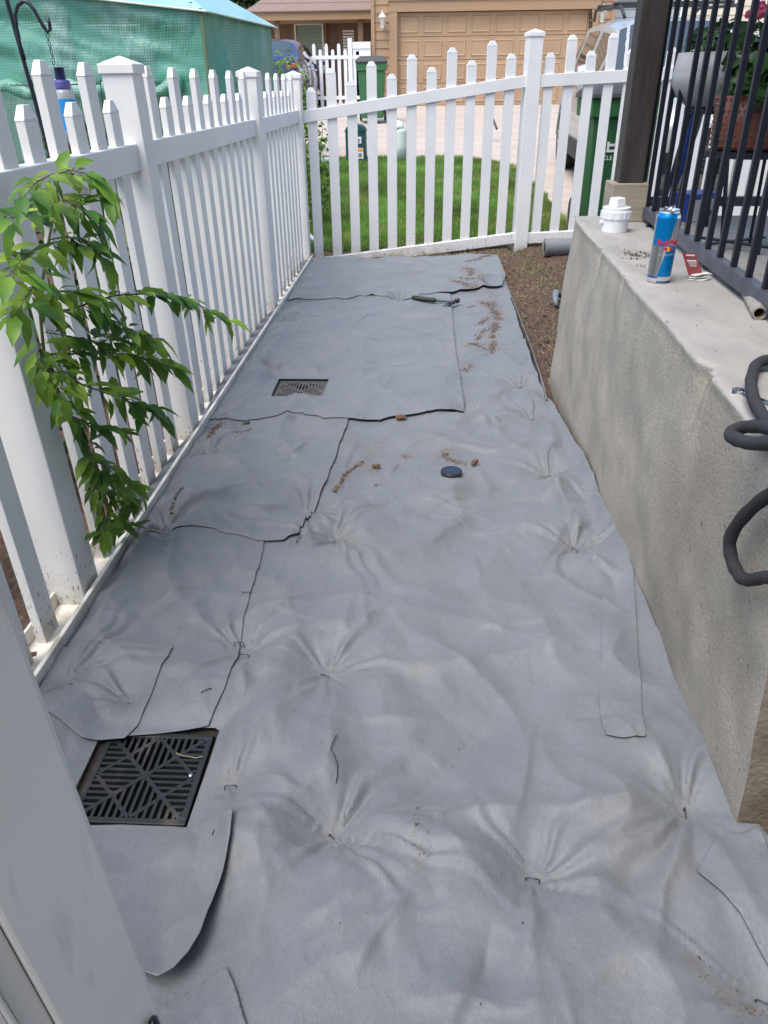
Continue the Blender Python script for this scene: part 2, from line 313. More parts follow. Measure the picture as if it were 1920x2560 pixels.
def clothz(X,Y):
    wx=X+.12*fbm(X*2.1+5,Y*2.1,3,3); wy=Y+.12*fbm(X*2.1,Y*2.1+9,3,4)
    z=np.asarray(.032*fbm(wx*1.5,wy*1.1,3,1,.45)+.020); z=z+.013*np.maximum(1-np.abs(gn(wx*3.6+13,wy*2.6+5,71))*3.2,0)**1.3+.005*gn(wx*4.1+2,wy*3.1,73)
    dmp=(.30+.70*sstep(-.93,-.78,X))*(1-.22*sstep(2.9,3.7,Y))*(.5+.5*sstep(.60,.5,X))
    n1=gn(wx*2.6+3,wy*1.9+1,11); n2=gn(wx*1.9+31,wy*2.9+13,17); m1=sstep(-.1,.4,gn(X*1.1+7,Y*1.1,21)); m2=sstep(-.1,.4,gn(X*1.3+17,Y*1.2,23))
    z+= .015*np.maximum(1-np.abs(n1)*4.5,0)**1.5*m1+.014*np.maximum(1-np.abs(n2)*4.5,0)**1.6*m2
    n3=gn(wx*7+3,wy*6+1,31); z+=.0038*np.maximum(1-np.abs(n3)*3.5,0)**1.5*sstep(0,.4,gn(X*2+1,Y*2,33))
    z+=.0012*fbm(X*14,Y*14,3,41); z=(z-.012)*dmp+.012
    for x0,y0,x1,y1,h,wl,wr in CR_:
        dx,dy=x1-x0,y1-y0; L=math.hypot(dx,dy); tx,ty=dx/L,dy/L; u=(X-x0)*tx+(Y-y0)*ty; v=-(X-x0)*ty+(Y-y0)*tx
        v=v+.02*gn(X*9,Y*9,51); env=np.exp(-np.maximum(np.maximum(-u,u-L),0)**2/(.045**2))*(.55+.45*np.sin(np.clip(u/L,0,1)*np.pi))
        wv=np.where(v>0,wl,wr); q=np.abs(v)/wv; z+=1.35*h*env*np.exp(-q**1.15)
    for x0,y0,x1,y1,h,wl,wr in WR:
        pad=.13; mk=(X>min(x0,x1)-pad)&(X<max(x0,x1)+pad)&(Y>min(y0,y1)-pad)&(Y<max(y0,y1)+pad)
        if not mk.any(): continue
        xx=X[mk]; yy=Y[mk]; dx,dy=x1-x0,y1-y0; L=math.hypot(dx,dy); tx,ty=dx/L,dy/L; u=(xx-x0)*tx+(yy-y0)*ty; v=-(xx-x0)*ty+(yy-y0)*tx
        v=v+.025*gn(xx*8+h*900,yy*8,53); env=np.clip(np.sin(np.clip((u+.03)/(L+.06),0,1)*np.pi),0,1)**.7
        q=np.abs(v)/np.where(v>0,wl,wr); z[mk]+=h*env*np.exp(-q**1.05)*(dmp[mk]*.6+.4)
    for x0,y0,s,th,amp,ln,wd in SP:
        dx,dy=X-x0,Y-y0; r=np.sqrt(dx*dx+dy*dy); mk=r<.75
        if not mk.any(): continue
        a=np.arctan2(dy,dx)+.35*gn(X*7,Y*7,61)
        z=z*(1-.85*np.exp(-(r/.07)**2))-s*.004*np.exp(-(r/.03)**2)
        z=z+s*.012*np.exp(-((r-.13)/.08)**2)
        for t,am,l,w_ in zip(th,amp,ln,wd):
            d=np.abs((a-t+np.pi)%(2*np.pi)-np.pi)
            z=z+s*am*.014*np.exp(-(d/w_)**1.3)*(1-np.exp(-(r/.018)**2))*np.exp(-(r/(l*1.2))**1.3)
            z=z-s*am*.009*np.exp(-((d-w_*1.5)/w_)**2)*(1-np.exp(-(r/.018)**2))*np.exp(-(r/(l*1.2))**1.3)
    for gx,gy in ((-.5615,1.062),(-.565,3.313)):
        r=np.maximum(np.abs(X-gx),np.abs(Y-gy)); k=np.exp(-(np.maximum(r-.12,0)/.05)**2); z=z*(1-k)+.004*k
    z=z*(.12+.88*sstep(-.915,-.83,X))+.003
    return np.maximum(z,-.004)
def edge_lift(X,Y):   # sheet laps up at the wall, and settles over the fence's bottom rail
    z=(.012+.038*sstep(1.2,1.8,Y))*sstep(.54,.63,X)*(Y<3.3)+.008*sstep(-.86,-.925,X)
    return z
def inpoly(poly,X,Y):
    c=np.zeros(X.shape,bool); n=len(poly)
    for i in range(n):
        x0,y0=poly[i]; x1,y1=poly[(i+1)%n]
        if y0==y1: continue
        c^=((y0>Y)!=(y1>Y))&(X<(x1-x0)*(Y-y0)/(y1-y0)+x0)
    return c
def nearest(poly,X,Y):
    best=np.full(X.shape,1e9); bx=X.copy(); by=Y.copy(); n=len(poly)
    for i in range(n):
        x0,y0=poly[i]; x1,y1=poly[(i+1)%n]; dx,dy=x1-x0,y1-y0; L=dx*dx+dy*dy+1e-12
        t=np.clip(((X-x0)*dx+(Y-y0)*dy)/L,0,1); qx=x0+t*dx; qy=y0+t*dy; d=(X-qx)**2+(Y-qy)**2; m=d<best
        best=np.where(m,d,best); bx=np.where(m,qx,bx); by=np.where(m,qy,by)
    return bx,by,np.sqrt(best)
def zc8(l): return [(1000+.2411*a,600+.2411*b) for a,b in l]
def zc4(l): return [(400+.4822*a,850+.4822*b) for a,b in l]
STREAK=[(zc8([(660,340),(710,350),(745,390),(720,430)]),7,.9),(zc8([(540,470),(620,500),(700,545),(760,555),(800,540)]),6,.9),(zc8([(620,440),(700,470),(800,490),(900,525)]),5,.7),
 (zc8([(850,690),(930,720),(970,770),(1010,830),(1010,870)]),8,1.6),(zc8([(990,900),(985,960),(965,1010),(955,1060)]),5,1.3),(zc8([(930,975),(860,990),(820,1040),(800,1075)]),4,.8),(zc8([(910,840),(860,880),(820,920)]),5,.8),
 (zc8([(710,1150),(800,1155),(900,1160),(960,1180)]),4,1.0),(zc8([(965,1110),(955,1190)]),6,1.5),(zc8([(940,205),(840,245),(780,270),(680,290)]),4,.7),(zc8([(700,740),(780,720)]),4,.6),(zc8([(180,900),(300,890),(420,880)]),3,.3),(zc8([(0,430),(90,420),(210,390)]),4,.3),
 (zc8([(900,560),(950,640),(930,690)]),9,.5),(zc4([(1140,540),(1110,600),(1075,660)]),7,.45),(zc4([(1050,670),(1000,700),(960,740),(930,790),(905,840)]),4,1.0),(zc4([(1470,600),(1490,640),(1540,660),(1590,665)]),9,1.3),(zc4([(1600,60),(1660,40)]),8,.7),
 (zc4([(320,480),(290,530),(260,560)]),5,1.0),(zc4([(470,515),(400,545)]),6,.9),(zc4([(300,470),(440,500)]),9,.4),(zc4([(1265,620),(1290,610)]),7,1.0),(zc4([(1095,690),(1130,690)]),7,.6),(zc4([(1120,770),(1150,770)]),6,.6),(zc4([(1090,900),(1150,905)]),9,.35),(zc4([(120,830),(60,950)]),4,.6),(zc4([(1570,190),(1620,150)]),6,.6),
 ([(1040,2080),(1045,2230)],5,.35),([(1720,2440),(1800,2510),(1900,2520)],6,.5)]
DW=[]
_r=np.random.RandomState(77)
for pl_,w_,dn in STREAK:
    W3=[Pz(a,b,.01) for a,b in pl_]; 
    for a,b in zip(W3[:-1],W3[1:]):
        L_=(b-a).length; k=max(1,int(L_/.008)); 
        for j in range(k):
            p=a.lerp(b,j/k); pxm=(p-Vector((0,0,CAMZ))).length/1882; sg=w_*pxm*(.5+1.0*_r.rand()); DW.append((p.x,p.y,sg,dn))
def dirtf(X,Y):
    d=np.zeros(X.shape)
    for x,y,s,dn in DW:
        q=((X-x)/(s*1.7))**2+((Y-y)/(s*2.4))**2; d=np.maximum(d,min(1.15*dn,1.2)*np.exp(-q))
    for x0,y0,s,*_ in SP: d=np.maximum(d,.22*s*np.exp(-(((X-x0))**2+((Y-y0))**2)/.035**2))
    return d+.0
def sheet(name,poly,label,step=.006,lift=.0,holes=(),curl=.01,seed=1,wob=.0022,follow=None,extra=None,thick=.0011,group=None):
    pts=[]; n=len(poly)                                # jitter polygon outline a little: hand cut
    for i in range(n):
        a=Vector(poly[i]); b=Vector(poly[(i+1)%n]); k=max(1,int((b-a).length/.05))
        for j in range(k):
            q=a.lerp(b,j/k); pts.append((q.x+wob*mn.noise(Vector((q.x*9,q.y*9,seed))),q.y+wob*mn.noise(Vector((q.x*9,q.y*9,seed+7)))))
    P=pts; xa=[p[0] for p in P]; ya=[p[1] for p in P]
    xs=np.arange(min(xa)-step,max(xa)+2*step,step); ysl=np.arange(min(ya)-step,max(ya)+2*step,step*1.1)
    X,Y=np.meshgrid(xs,ysl); ins=inpoly(P,X,Y)
    ny,nx=X.shape; idx=np.arange(nx*ny).reshape(ny,nx)
    q=np.stack([idx[:-1,:-1],idx[:-1,1:],idx[1:,1:],idx[1:,:-1]],-1).reshape(-1,4)
    insf=ins.ravel(); q=q[insf[q].sum(1)>=1]
    bx,by,d=nearest(P,X,Y); Xs=np.where(ins,X,bx); Ys=np.where(ins,Y,by); d=np.where(ins,d,0)
    for h in holes:
        hin=inpoly(h,Xs,Ys); q=q[(~hin.ravel())[q].sum(1)>=1]; hx,hy,hd=nearest(h,Xs,Ys); Xs=np.where(hin,hx,Xs); Ys=np.where(hin,hy,Ys); 
    Z=clothz(Xs,Ys)+edge_lift(Xs,Ys)+lift
    if curl: Z=Z+.38*curl*np.exp(-d/.018)*np.clip(.25+1.6*gn(Xs*6+seed,Ys*6,seed+2),0,1)
    if extra is not None: Z=Z+extra(Xs,Ys,d)
    v=np.stack([Xs,Ys,Z],-1).reshape(-1,3); used=np.zeros(len(v),bool); used[q.ravel()]=True; rm=np.cumsum(used)-1
    o=np_mesh(name,v[used],rm[q],fabric,attr={'dirt':dirtf(Xs,Ys).ravel()[used]})
    s=o.modifiers.new('solid','SOLIDIFY'); s.thickness=thick; s.offset=-1
    return tag(o,label,'fabric',group or 'pieces of grey weed barrier fabric')
def quad_hole(pts,z=0.): return [tuple(Pz(a,b,z).xy) for a,b in pts]
def rectw(c,h): return [(c[0]-h,c[1]-h),(c[0]+h,c[1]-h),(c[0]+h,c[1]+h),(c[0]-h,c[1]+h)]
G1c=(-.5615,1.062); G2c=(-.565,3.313)
hole1=[(-.69,.93),(-.440,.93),(-.438,1.03),(-.436,1.10),(-.436,1.195),(-.695,1.19)]
hole2=[(G2c[0]-.118,G2c[1]-.113),(G2c[0]+.118,G2c[1]-.113),(G2c[0]+.12,G2c[1]+.118),(G2c[0]-.12,G2c[1]+.118)]
base=[(-.60,.2),(.75,.2),(.72,.62),(.635,.955),(.60,.965),(.622,1.0),(.605,1.3),(.60,1.66),(.597,2.1),(.592,2.6),(.572,2.95),(.566,3.155),(.548,3.4),(.545,3.8),(.55,4.14),(.56,4.8),(.578,5.6),(.59,6.1),(.58,6.2),
 (.3,6.24),(-.3,6.2),(-.86,6.22),(-.88,6.0),(-.895,5.2),(-.90,4.2),(-.905,3.2),(-.895,2.5),(-.89,2.05),(-.90,1.8),(-.89,1.5),(-.885,1.32),(-.85,1.22),(-.83,1.0),(-.80,.6),(-.62,.45)]
sheet('landscape_fabric',base,'large grey weed barrier sheet covering the side yard under all smaller pieces',.0062,0,[hole1,hole2],.012,3)
def Q(l): return [tuple(p) for p in PZ(l,.02)]
FL='pieces of grey weed barrier fabric'
far=Q([(652,566),(760,566),(900,562),(1000,556),(1075,556),(1092,600),(1085,624),(1020,632),(950,642),(880,656),(840,652),(800,648),(770,651),(740,658),(690,650),(622,652),(640,610)])
left4=Q([(572,1180),(562,1230),(545,1285),(530,1350),(515,1410),(490,1500),(450,1565),(400,1572),(330,1580),(243,1586),(150,1560),(95,1500),(150,1400),(190,1330),(230,1240),(290,1140),(400,1120)])
left3=Q([(440,900),(600,895),(755,905),(740,960),(720,1018),(700,1070),(672,1125),(645,1172),(615,1185),(560,1180),(500,1170),(440,1160),(375,1152),(335,1162),(310,1150),(285,1115),(320,1060),(370,990)])
mid=Q([(632,645),(740,650),(860,648),(972,642),(980,720),(985,780),(995,840),(1003,902),(940,908),(860,916),(800,912),(750,913),(697,915),(693,909),(620,908),(560,916),(520,921),(480,915),(440,903),(450,880),(500,790),(560,700),(600,662)])
left5=Q([(128,1395),(155,1412),(220,1411),(300,1414),(380,1418),(365,1450),(335,1500),(322,1522),(300,1560),(268,1592),(180,1600),(100,1560),(72,1512),(95,1470)])
flap=Q([(150,1787),(260,1786),(380,1789),(512,1799),(505,1850),(485,1910),(455,1990),(440,2045),(415,2090),(385,2125),(352,2146),(325,2140),(285,2126),(220,2000),(160,1860)])
low=Q([(490,2098),(400,2155),(300,2215),(250,2290),(560,2300),(530,2212),(512,2150)])
patch=Q([(1302,1263),(1362,1252),(1368,1320),(1375,1400),(1384,1500),(1388,1620),(1345,1614),(1305,1604),(1296,1560),(1292,1500),(1296,1380)])
cor=Q([(1545,1822),(1600,1822),(1632,1818),(1660,1880),(1720,2040),(1720,2120),(1690,2140),(1590,2000),(1500,1900)])
def up(h,w_): return lambda X,Y,d: h*np.exp(-d/w_)
sheet('landscape_fabric',left4,'long grey fabric strip whose right edge runs down to the near drain grate',.006,.005,[],.006,5)
sheet('landscape_fabric',left3,'wrinkled grey fabric piece by the fence below the straight seam',.006,.009,[],.008,6)
sheet('landscape_fabric',mid,'wide grey fabric piece around the far drain grate with the hammer on it',.006,.014,[hole2],.007,7)
sheet('landscape_fabric',far,'farthest grey fabric piece next to the picket fence across the yard',.007,.019,[],.008,8)
sheet('landscape_fabric',left5,'small grey fabric scrap overlapping the fence edge above the near drain grate',.005,.010,[],.007,9)
def flapx(X,Y,d): return .030*sstep(.90,.62,Y)*np.exp(-d/.10)*sstep(-.30,-.42,X*0-.45)+.006*np.exp(-d/.03)
sheet('landscape_fabric',flap,'rounded grey fabric flap just below the near drain grate',.0045,.009,[],.012,10,extra=flapx)
sheet('landscape_fabric',low,'pointed grey fabric scrap at the lower left beside the white gate',.0045,.006,[],.008,12)
sheet('landscape_fabric',patch,'narrow grey fabric strip lying loose beside the concrete wall',.005,.006,[],.006,13,wob=.002)
sheet('landscape_fabric',cor,'cut corner piece of grey fabric at the lower right against the wall end',.006,.008,[],.008,14)
# pale soil just under the curtain of fabric at the near hole
def clz(x,y): return float(clothz(np.array([x*1.]),np.array([y*1.]))[0])
# ------------------------------------------------------------------ staples
def staple(px,py,rot,lab,s=.6,first=None):
    p=Pz(px,py,.01); z=clz(p.x,p.y)+.006
    m=MB(); L=.02*s; a=R_(rot); t=Vector((math.cos(a),math.sin(a),0)); c=Vector((p.x,p.y,z))
    m.tube([c-t*L-Vector((0,0,.012)),c-t*L+Vector((0,0,.001)),c-t*L*.8+Vector((0,0,.0035)),c+t*L*.8+Vector((0,0,.0035)),c+t*L+Vector((0,0,.001)),c+t*L-Vector((0,0,.012))],.0011,6)
    tag(m.build('garden_staple',steel,smooth=True),lab,'staple','garden staples pinning the fabric')
SL=['staple pinning the small scrap beside the white edging above the near grate','staple just above the top left corner of the near grate','staple right of the near grate with deep folds around it','bright staple left of centre in the big sheet',
 'rusty staple with a loose thread beside it below the near grate level','rusty dark staple right of centre near the bottom of the photo','rusty staple near the wall in the lower right folds','staple with star folds beside the fence below the long seam',
 'staple at the lower left corner of the wrinkled piece by the fence','staple at the right corner of the wrinkled piece by the fence','staple in a star fold just right of the wrinkled piece','staple in the seam piece left below the far grate','staple in folds just above the far grate',
 'staple in folds halfway along the wall right of the black cap','staple in the sharp star fold below the cap close to the wall','black staple near the corner where the metal edging ends','staple just below the end of the metal edging fold','staple at the right end of the long seam below the far grate',
 'staple in the brown dirt streak right of the hammer','staple beside the fence left of the hammer','staple hidden in dirt behind the hammer','staple at the left margin of the upper strip edge','staple at the bottom right corner of the photo']
for (a,b,r),l in zip(STK,SL): staple(a,b,r,l)
SL2=['staple lying across the strip corner above right of the near grate','staple standing in the corner of the rounded flap','staple across the strip edge straight above the near grate','upper staple across the strip edge','small staple on the edge of the wrinkled piece left of the cap','staple on the lower tip of the wrinkled piece','staple on the long seam left of the wood chip']
for (a,b,r),l in zip(STK2,SL2): staple(a,b,r,l)
# ------------------------------------------------------------------ drain grates
def grate(c,half,name,label,text=True,rotz=0.):
    e=empty(name,(c[0],c[1],0),label,'drain grate','square black drain grates in the fabric')
    M=Matrix.Translation((c[0],c[1],.006))@Matrix.Rotation(rotz,4,'Z'); H=half
    fr=MB(); b=.013; t0,t1=-.012,.0
    for x0,y0,x1,y1 in ((-H,-H,H,-H+b),(-H,H-b,H,H),(-H,-H+b,-H+b,H-b),(H-b,-H+b,H,H-b)): fr.box((x0,y0,t0),(x1,y1,t1),M)
    fr.build('grate_rim',gratem,e,bevel=.0015)
    g=MB(); s=H-b; wd=.0032; z0=-.010
    def bar(x0,y0,x1,y1,w_=wd,top=-.0012):
        d=Vector((x1-x0,y1-y0,0)); L=d.length
        if L<.004: return
        A=M@Matrix.Translation(((x0+x1)/2,(y0+y1)/2,0))@Matrix.Rotation(math.atan2(d.y,d.x),4,'Z'); g.box((-L/2,-w_,z0),(L/2,w_,top),A)
    bar(-s,-s,s,s,.0042,-.0007); bar(-s,s,s,-s,.0042,-.0008)
    h=s/2                                            # diamond of crossing ribs in each quadrant
    for sx in (-1,1):
        for sy in (-1,1):
            bar(sx*s,sy*.0,sx*.0,sy*s,.0038,-.0009)
    n=7; stp=s/n*1.0
    for k in range(-n*1,n+1):
        t=k*stp
        # vertical bars live in the N/S sectors and the corner squares' outer N/S; horizontal in the E/W ones
        a=abs(t)
        if a<s:
            if k%1==0:
                lo=a; 
                if a<=s/2:
                    for sg in (-1,1): bar(t,sg*a,t,sg*(s-a)); bar(sg*a,t,sg*(s-a),t)
                for sg in (-1,1):
                    # corner squares: bars between the diamond rib and the rim, split by the diagonal
                    if a>s/2 :
                        bar(t,sg*a,t,sg*s); bar(sg*a,t,sg*s,t)
                    else:
                        bar(t,sg*(s-a),t,sg*s); bar(sg*(s-a),t,sg*s,t)
    g.build('grate_bars',gratem,e)
    p=MB(); p.box((-H+.004,-H+.004,-.10),(H-.004,H-.004,-.095),M)
    for x0,y0,x1,y1 in ((-H+.002,-H+.002,H-.002,-H+.006),(-H+.002,H-.006,H-.002,H-.002),(-H+.002,-H+.006,-H+.006,H-.006),(H-.006,-H+.006,H-.002,H-.006)): p.box((x0,y0,-.10),(x1,y1,-.0125),M)
    p.build('catch_basin',darkpit,e)
    if text:
        txt('lettering',"NDS",.013,gratem,e,Matrix.Translation((c[0],c[1],.0052))@Matrix.Rotation(rotz,4,'Z'),.0006)
        sm=MB(); sm.lathe([(.004,0),(.004,.001),(.002,.0018)],(c[0]+H-.022,c[1]+.004,.006),12); sm.build('screw',alu,e)
    return e
def txt(name,s,size,m,parent,M,ext=.0005,align='CENTER',bold=0,wrap=None):
    cu=bpy.data.curves.new(name,'FONT'); cu.body=s; cu.size=size; cu.extrude=ext; cu.align_x=align; cu.align_y='CENTER'; cu.offset=bold
    o=bpy.data.objects.new('tmp_text',cu); sc.collection.objects.link(o); dg=bpy.context.evaluated_depsgraph_get(); me=bpy.data.meshes.new_from_object(o.evaluated_get(dg))
    bpy.data.objects.remove(o)
    for v in me.vertices: v.co=(wrap(v.co) if wrap else M@v.co)
    me.materials.clear(); return link(name,me,m,parent)
grate(G1c,.1165,'drain_grate','large looking near drain grate with starburst slots beside the white gate')
gm_keep=gratem; gratem=mat('dusty_grate',(.13,.125,.12),.7,(.07,.07,.07),12)
grate(G2c,.115,'drain_grate','far drain grate with dusty rim near the middle of the fence',False,0)
gratem=gm_keep
# near-black soil ring in the gap round the near grate
ro=MB(); ro.add([(-.695,.925,-.006),(-.427,.925,-.006),(-.427,1.205,-.006),(-.695,1.205,-.006),(-.68,.945,-.004),(-.443,.945,-.004),(-.443,1.18,-.004),(-.68,1.18,-.004)],[(0,1,5,4),(1,2,6,5),(2,3,7,6),(3,0,4,7)])
tag(ro.build('soil',mat('dark_soil',(.018,.015,.013),.9,(.035,.027,.02),60)),kind='structure')
# ------------------------------------------------------------------ crumbs of soil on the fabric
def crumbs(name,pts,m,label,rs_):
    V=[];F=[]
    ico=np.array([(0,0,1),(.9,0,.2),(-.3,.85,.3),(-.7,-.5,.25),(.3,-.8,.2),(0,0,-.6)]); fc=[(0,1,2),(0,2,3),(0,3,4),(0,4,1),(5,2,1),(5,3,2),(5,4,3),(5,1,4)]
    for x,y,z,s in pts:
        a=rs_.rand()*6.28; c,sn=math.cos(a),math.sin(a); sc3=rs_.uniform(.6,1.4,3)*s; P=ico*sc3; P=np.c_[P[:,0]*c-P[:,1]*sn,P[:,0]*sn+P[:,1]*c,P[:,2]]+(x,y,z)
        n=len(V)*6; V.append(P); F+= [tuple(i+n for i in f) for f in fc]
    return tag(np_mesh(name,np.concatenate(V),np.array(F),m,smooth=False),label,'soil',kind='stuff')
crumbm=mat('soil_crumb',(.07,.05,.036),.95,(.15,.11,.075),90)
rs=np.random.RandomState(4); pt=[]
for x,y,s,dn in DW:
    for k in range(int(11*dn+rs.rand()*3)):
        a,b=rs.randn(2)*(1.0 if dn>.5 else 2.6); X,Y=x+a*s*.9,y+b*s*1.4; pt.append((X,Y,.0,(abs(rs.randn())*.0014+.0005)*(1 if dn>.5 else .6)))
for k in range(700):
    X=rs.uniform(-.8,.58); Y=rs.uniform(.5,6.0)**1.0; pt.append((X,Y,.0,abs(rs.randn())*.0009+.0004))
A=np.array(pt); A[:,2]=clothz(A[:,0],A[:,1])+.010+edge_lift(A[:,0],A[:,1]); 
def topof(A):
    for poly,l in ((left4,.005),(left3,.009),(mid,.014),(far,.019),(left5,.010),(flap,.009)):
        A[:,2]=np.where(inpoly(poly,A[:,0],A[:,1]),np.maximum(A[:,2],clothz(A[:,0],A[:,1])+l+.002),A[:,2])
    return A
A[:,2]-=.009; A=topof(A)
crumbs('soil_crumbs',A,crumbm,'brown soil crumbs scattered over the grey fabric',rs)
# wood chips and stone
def lump(name,px,py,size,m,label,cat,seed,rot=0,flat=.45,group=None,z=None):
    p=Pz(px,py,.012) if z is None else Pz(px,py,z); bm=bmesh.new(); bmesh.ops.create_icosphere(bm,subdivisions=3,radius=1)
    for v in bm.verts:
        n=v.co.normalized(); k=1+.35*mn.noise(n*1.7+Vector((seed,0,0)))+.2*mn.noise(n*5+Vector((seed,3,0))); k+=.25*mn.noise(n*9+Vector((seed,9,0))); v.co=Vector((n.x*size*k,n.y*size*.42*k,n.z*size*flat*k))
    bmesh.ops.rotate(bm,verts=bm.verts,matrix=Matrix.Rotation(R_(rot),3,'Z')); zz=(clz(p.x,p.y)+.008 if z is None else z)
    bmesh.ops.translate(bm,verts=bm.verts,vec=(p.x,p.y,zz+size*flat*.6)); me=bpy.data.meshes.new(name); bm.to_mesh(me); bm.free()
    return tag(link(name,me,m,smooth=False),label,cat,group)
chipm=mat('wood_chip',(.20,.11,.06),.9,(.11,.06,.035),60,stretch=(1,4,1),bump=.002,bscale=80)
lump('wood_chip',1002,1068,.022,chipm,'brown wood chip on the long seam below the far grate','wood chip',1,10,.5,'brown wood chips on the fabric')
lump('wood_chip',1186,1172,.020,chipm,'brown wood chip right of the round black cap','wood chip',2,55,.5,'brown wood chips on the fabric')
lump('wood_chip',940,1183,.017,chipm,'brown wood chip left of the round black cap','wood chip',3,10,.35,'brown wood chips on the fabric')
lump('pebble',617,1077,.014,mat('pebble',(.20,.18,.12),.5,(.06,.05,.03),60),'small round tan pebble by the fence under the long seam','pebble',8,20,.8)
# loose thread
th=MB(); pts=[]
for a,b in [(843,1865),(833,1895),(829,1915),(838,1925),(846,1950),(845,1970),(841,1985)]: p=Pz(a,b,.02); pts.append((p.x,p.y,clz(p.x,p.y)+.004))
th.tube(pts,.0009,5); tag(th.build('loose_thread',ironm),'thin black thread lying in a wavy line on the big sheet','thread')
th=MB(); pts=[]
for a,b in [(440,1878),(455,1886),(475,1886),(490,1890),(505,1888)]: p=Pz(a,b,.02); pts.append((p.x,p.y,.0145+.003*math.sin(a)))
th.tube(pts,.001,5); tag(th.build('dry_root',rawwood),'pale dry root lying across the near grate','root')
# round black cap
c=Pz(1128,1196,.02); zc=clz(c.x,c.y)+.002
m=MB(); m.lathe([(.0,0),(.037,0),(.0385,.002),(.0385,.013),(.037,.015),(.0,.015)],(c.x,c.y,zc),40,close=False)
e=empty('round_cap',(c.x,c.y,zc),'round black plastic cap lying on the fabric right of centre','cap'); m.build('cap_rim',mat('cap_plastic',(.02,.022,.025),.25,spec=.6),e,bevel=.001,smooth=False)
m=MB(); m.lathe([(0,0),(.034,0),(.034,.0006),(0,.0006)],(c.x,c.y,zc+.0152),40,close=False); m.build('cap_face',mat('cap_gloss',(.015,.02,.032),.2,spec=.5),e)
# hammer
a=Pz(1030,757,.03); b=Pz(1133,768,.03); t=(b-a); t.z=0; L=t.length*1.0; t.normalize(); n=Vector((-t.y,t.x,0)); z0=max(clz(a.x,a.y),clz(b.x,b.y))+.022
e=empty('claw_hammer',(a.x,a.y,z0),'claw hammer with dark green grip lying on the far fabric','hammer')
A0=Vector((a.x,a.y,z0))
m=MB(); m.tube([A0+t*u*L for u in (0,.02,.2,.4,.55,.58)],[.010,.016,.0155,.014,.0145,.010],12); m.build('grip',mat('hammer_grip',(.014,.022,.018),.6),e,smooth=True)
m=MB(); m.tube([A0+t*u*L for u in (.56,.7,.85,1.0)],[.0085,.007,.0065,.008],10); m.build('shaft',mat('hammer_shaft',(.05,.07,.06),.45),e,smooth=True)
m=MB(); H0=A0+t*L; f=n*1.0
m.tube([H0+f*.055+t*.01,H0+f*.038+t*.008],.0155,14); m.tube([H0+f*.040+t*.008,H0+f*.02+t*.003,H0,H0-f*.02],[.010,.011,.013,.011],10)
for s in (-1,1): m.tube([H0-f*.015,H0-f*.045+t*(-.006+s*.008),H0-f*.085+t*(-.02+s*.014)-Vector((0,0,.006))],[.009,.0065,.003],6)
m.build('hammer_head',steel,e,smooth=True)
# ------------------------------------------------------------------ picket fences
PW,PD=.037,.012     # picket half width, half depth
def leanx(p):
    k=max(0,min(1,(4.7-p[1])/1.9)); return Vector((p[0]-.020*p[2]*k if p[0]<-.8 and p[1]<4.8 else p[0],p[1],p[2]))
def place(M,mb,lean=True):
    mb.v=[tuple((leanx(M@Vector(p))) if lean else M@Vector(p)) for p in mb.v]; return mb
def picket(M,z0,z1,par,m,lean,cap=.036):
    mb=MB(); mb.frus((0,0),(PW,PD),(PW,PD),z0,z1-cap); mb.frus((0,0),(PW+.001,PD+.001),(PW+.001,PD+.001),z1-cap,z1-cap+.003); mb.frus((0,0),(PW+.001,PD+.001),(PW*.42,PD*.72),z1-cap+.003,z1)
    return place(M,mb,lean).build('picket',m,par,bevel=.0015)
def post(M,z0,z1,par,m,lean,h=.0508):
    mb=MB(); mb.frus((0,0),(h,h),(h,h),z0,z1); o=place(M,mb,lean).build('post',m,par,bevel=.003)
    mb=MB(); mb.frus((0,0),(h+.007,h+.007),(h+.007,h+.007),z1-.005,z1+.022); mb.frus((0,0),(h+.007,h+.007),(.004,.004),z1+.022,z1+.045)
    place(M,mb,lean).build('post_cap',m,o,bevel=.002); return o
def rail(M,u0,u1,za,zb,hh,par,m,lean,hd=.0255):    # along local x from u0,z=za to u1,z=zb (top), height hh
    mb=MB(); mb.add([(u0,-hd,za-hh),(u1,-hd,zb-hh),(u1,hd,zb-hh),(u0,hd,za-hh),(u0,-hd,za),(u1,-hd,zb),(u1,hd,zb),(u0,hd,za)],[(3,2,1,0),(4,5,6,7),(0,1,5,4),(1,2,6,5),(2,3,7,6),(3,0,4,7)])
    return place(M,mb,lean).build('rail',m,par,bevel=.003)
fx=-.967
e=empty('picket_fence',(fx,4,0),'long white vinyl picket fence down the left side with alternating tall and short pickets','fence')
MY=lambda y: Matrix.Translation((fx,y,0))@Matrix.Rotation(math.pi/2,4,'Z')
MR=Matrix.Translation((fx,0,0))@Matrix.Rotation(math.pi/2,4,'Z')
for y in (-.12,1.69,2.80,4.695,6.29): post(MY(y),-.1,1.29,e,vinyl,True)
pl=[]
for k in range(9): pl.append((1.51-.145*k,k%2==0))
for y,t_ in zip((1.865-.145,1.865,2.014,2.157,2.296,2.435,2.578),(0,1,0,1,0,1,0)):
    if y>1.75: pl.append((y,t_))
for y,t_ in zip((2.975,3.135,3.28,3.433,3.59,3.753,3.905,4.071,4.229,4.381),(1,0,1,0,1,0,1,0,1,0)): pl.append((y,t_))
pl.append((4.535,1))
for k in range(10): pl.append((4.83+.145*k,k%2==1))
for y,t_ in pl: y=y*(1+.0229*max(0,min(1,(4.7-y)/1.9))*(y>1.75)); picket(MY(y),-.02,1.311 if t_ else 1.213,e,vinyl,True)
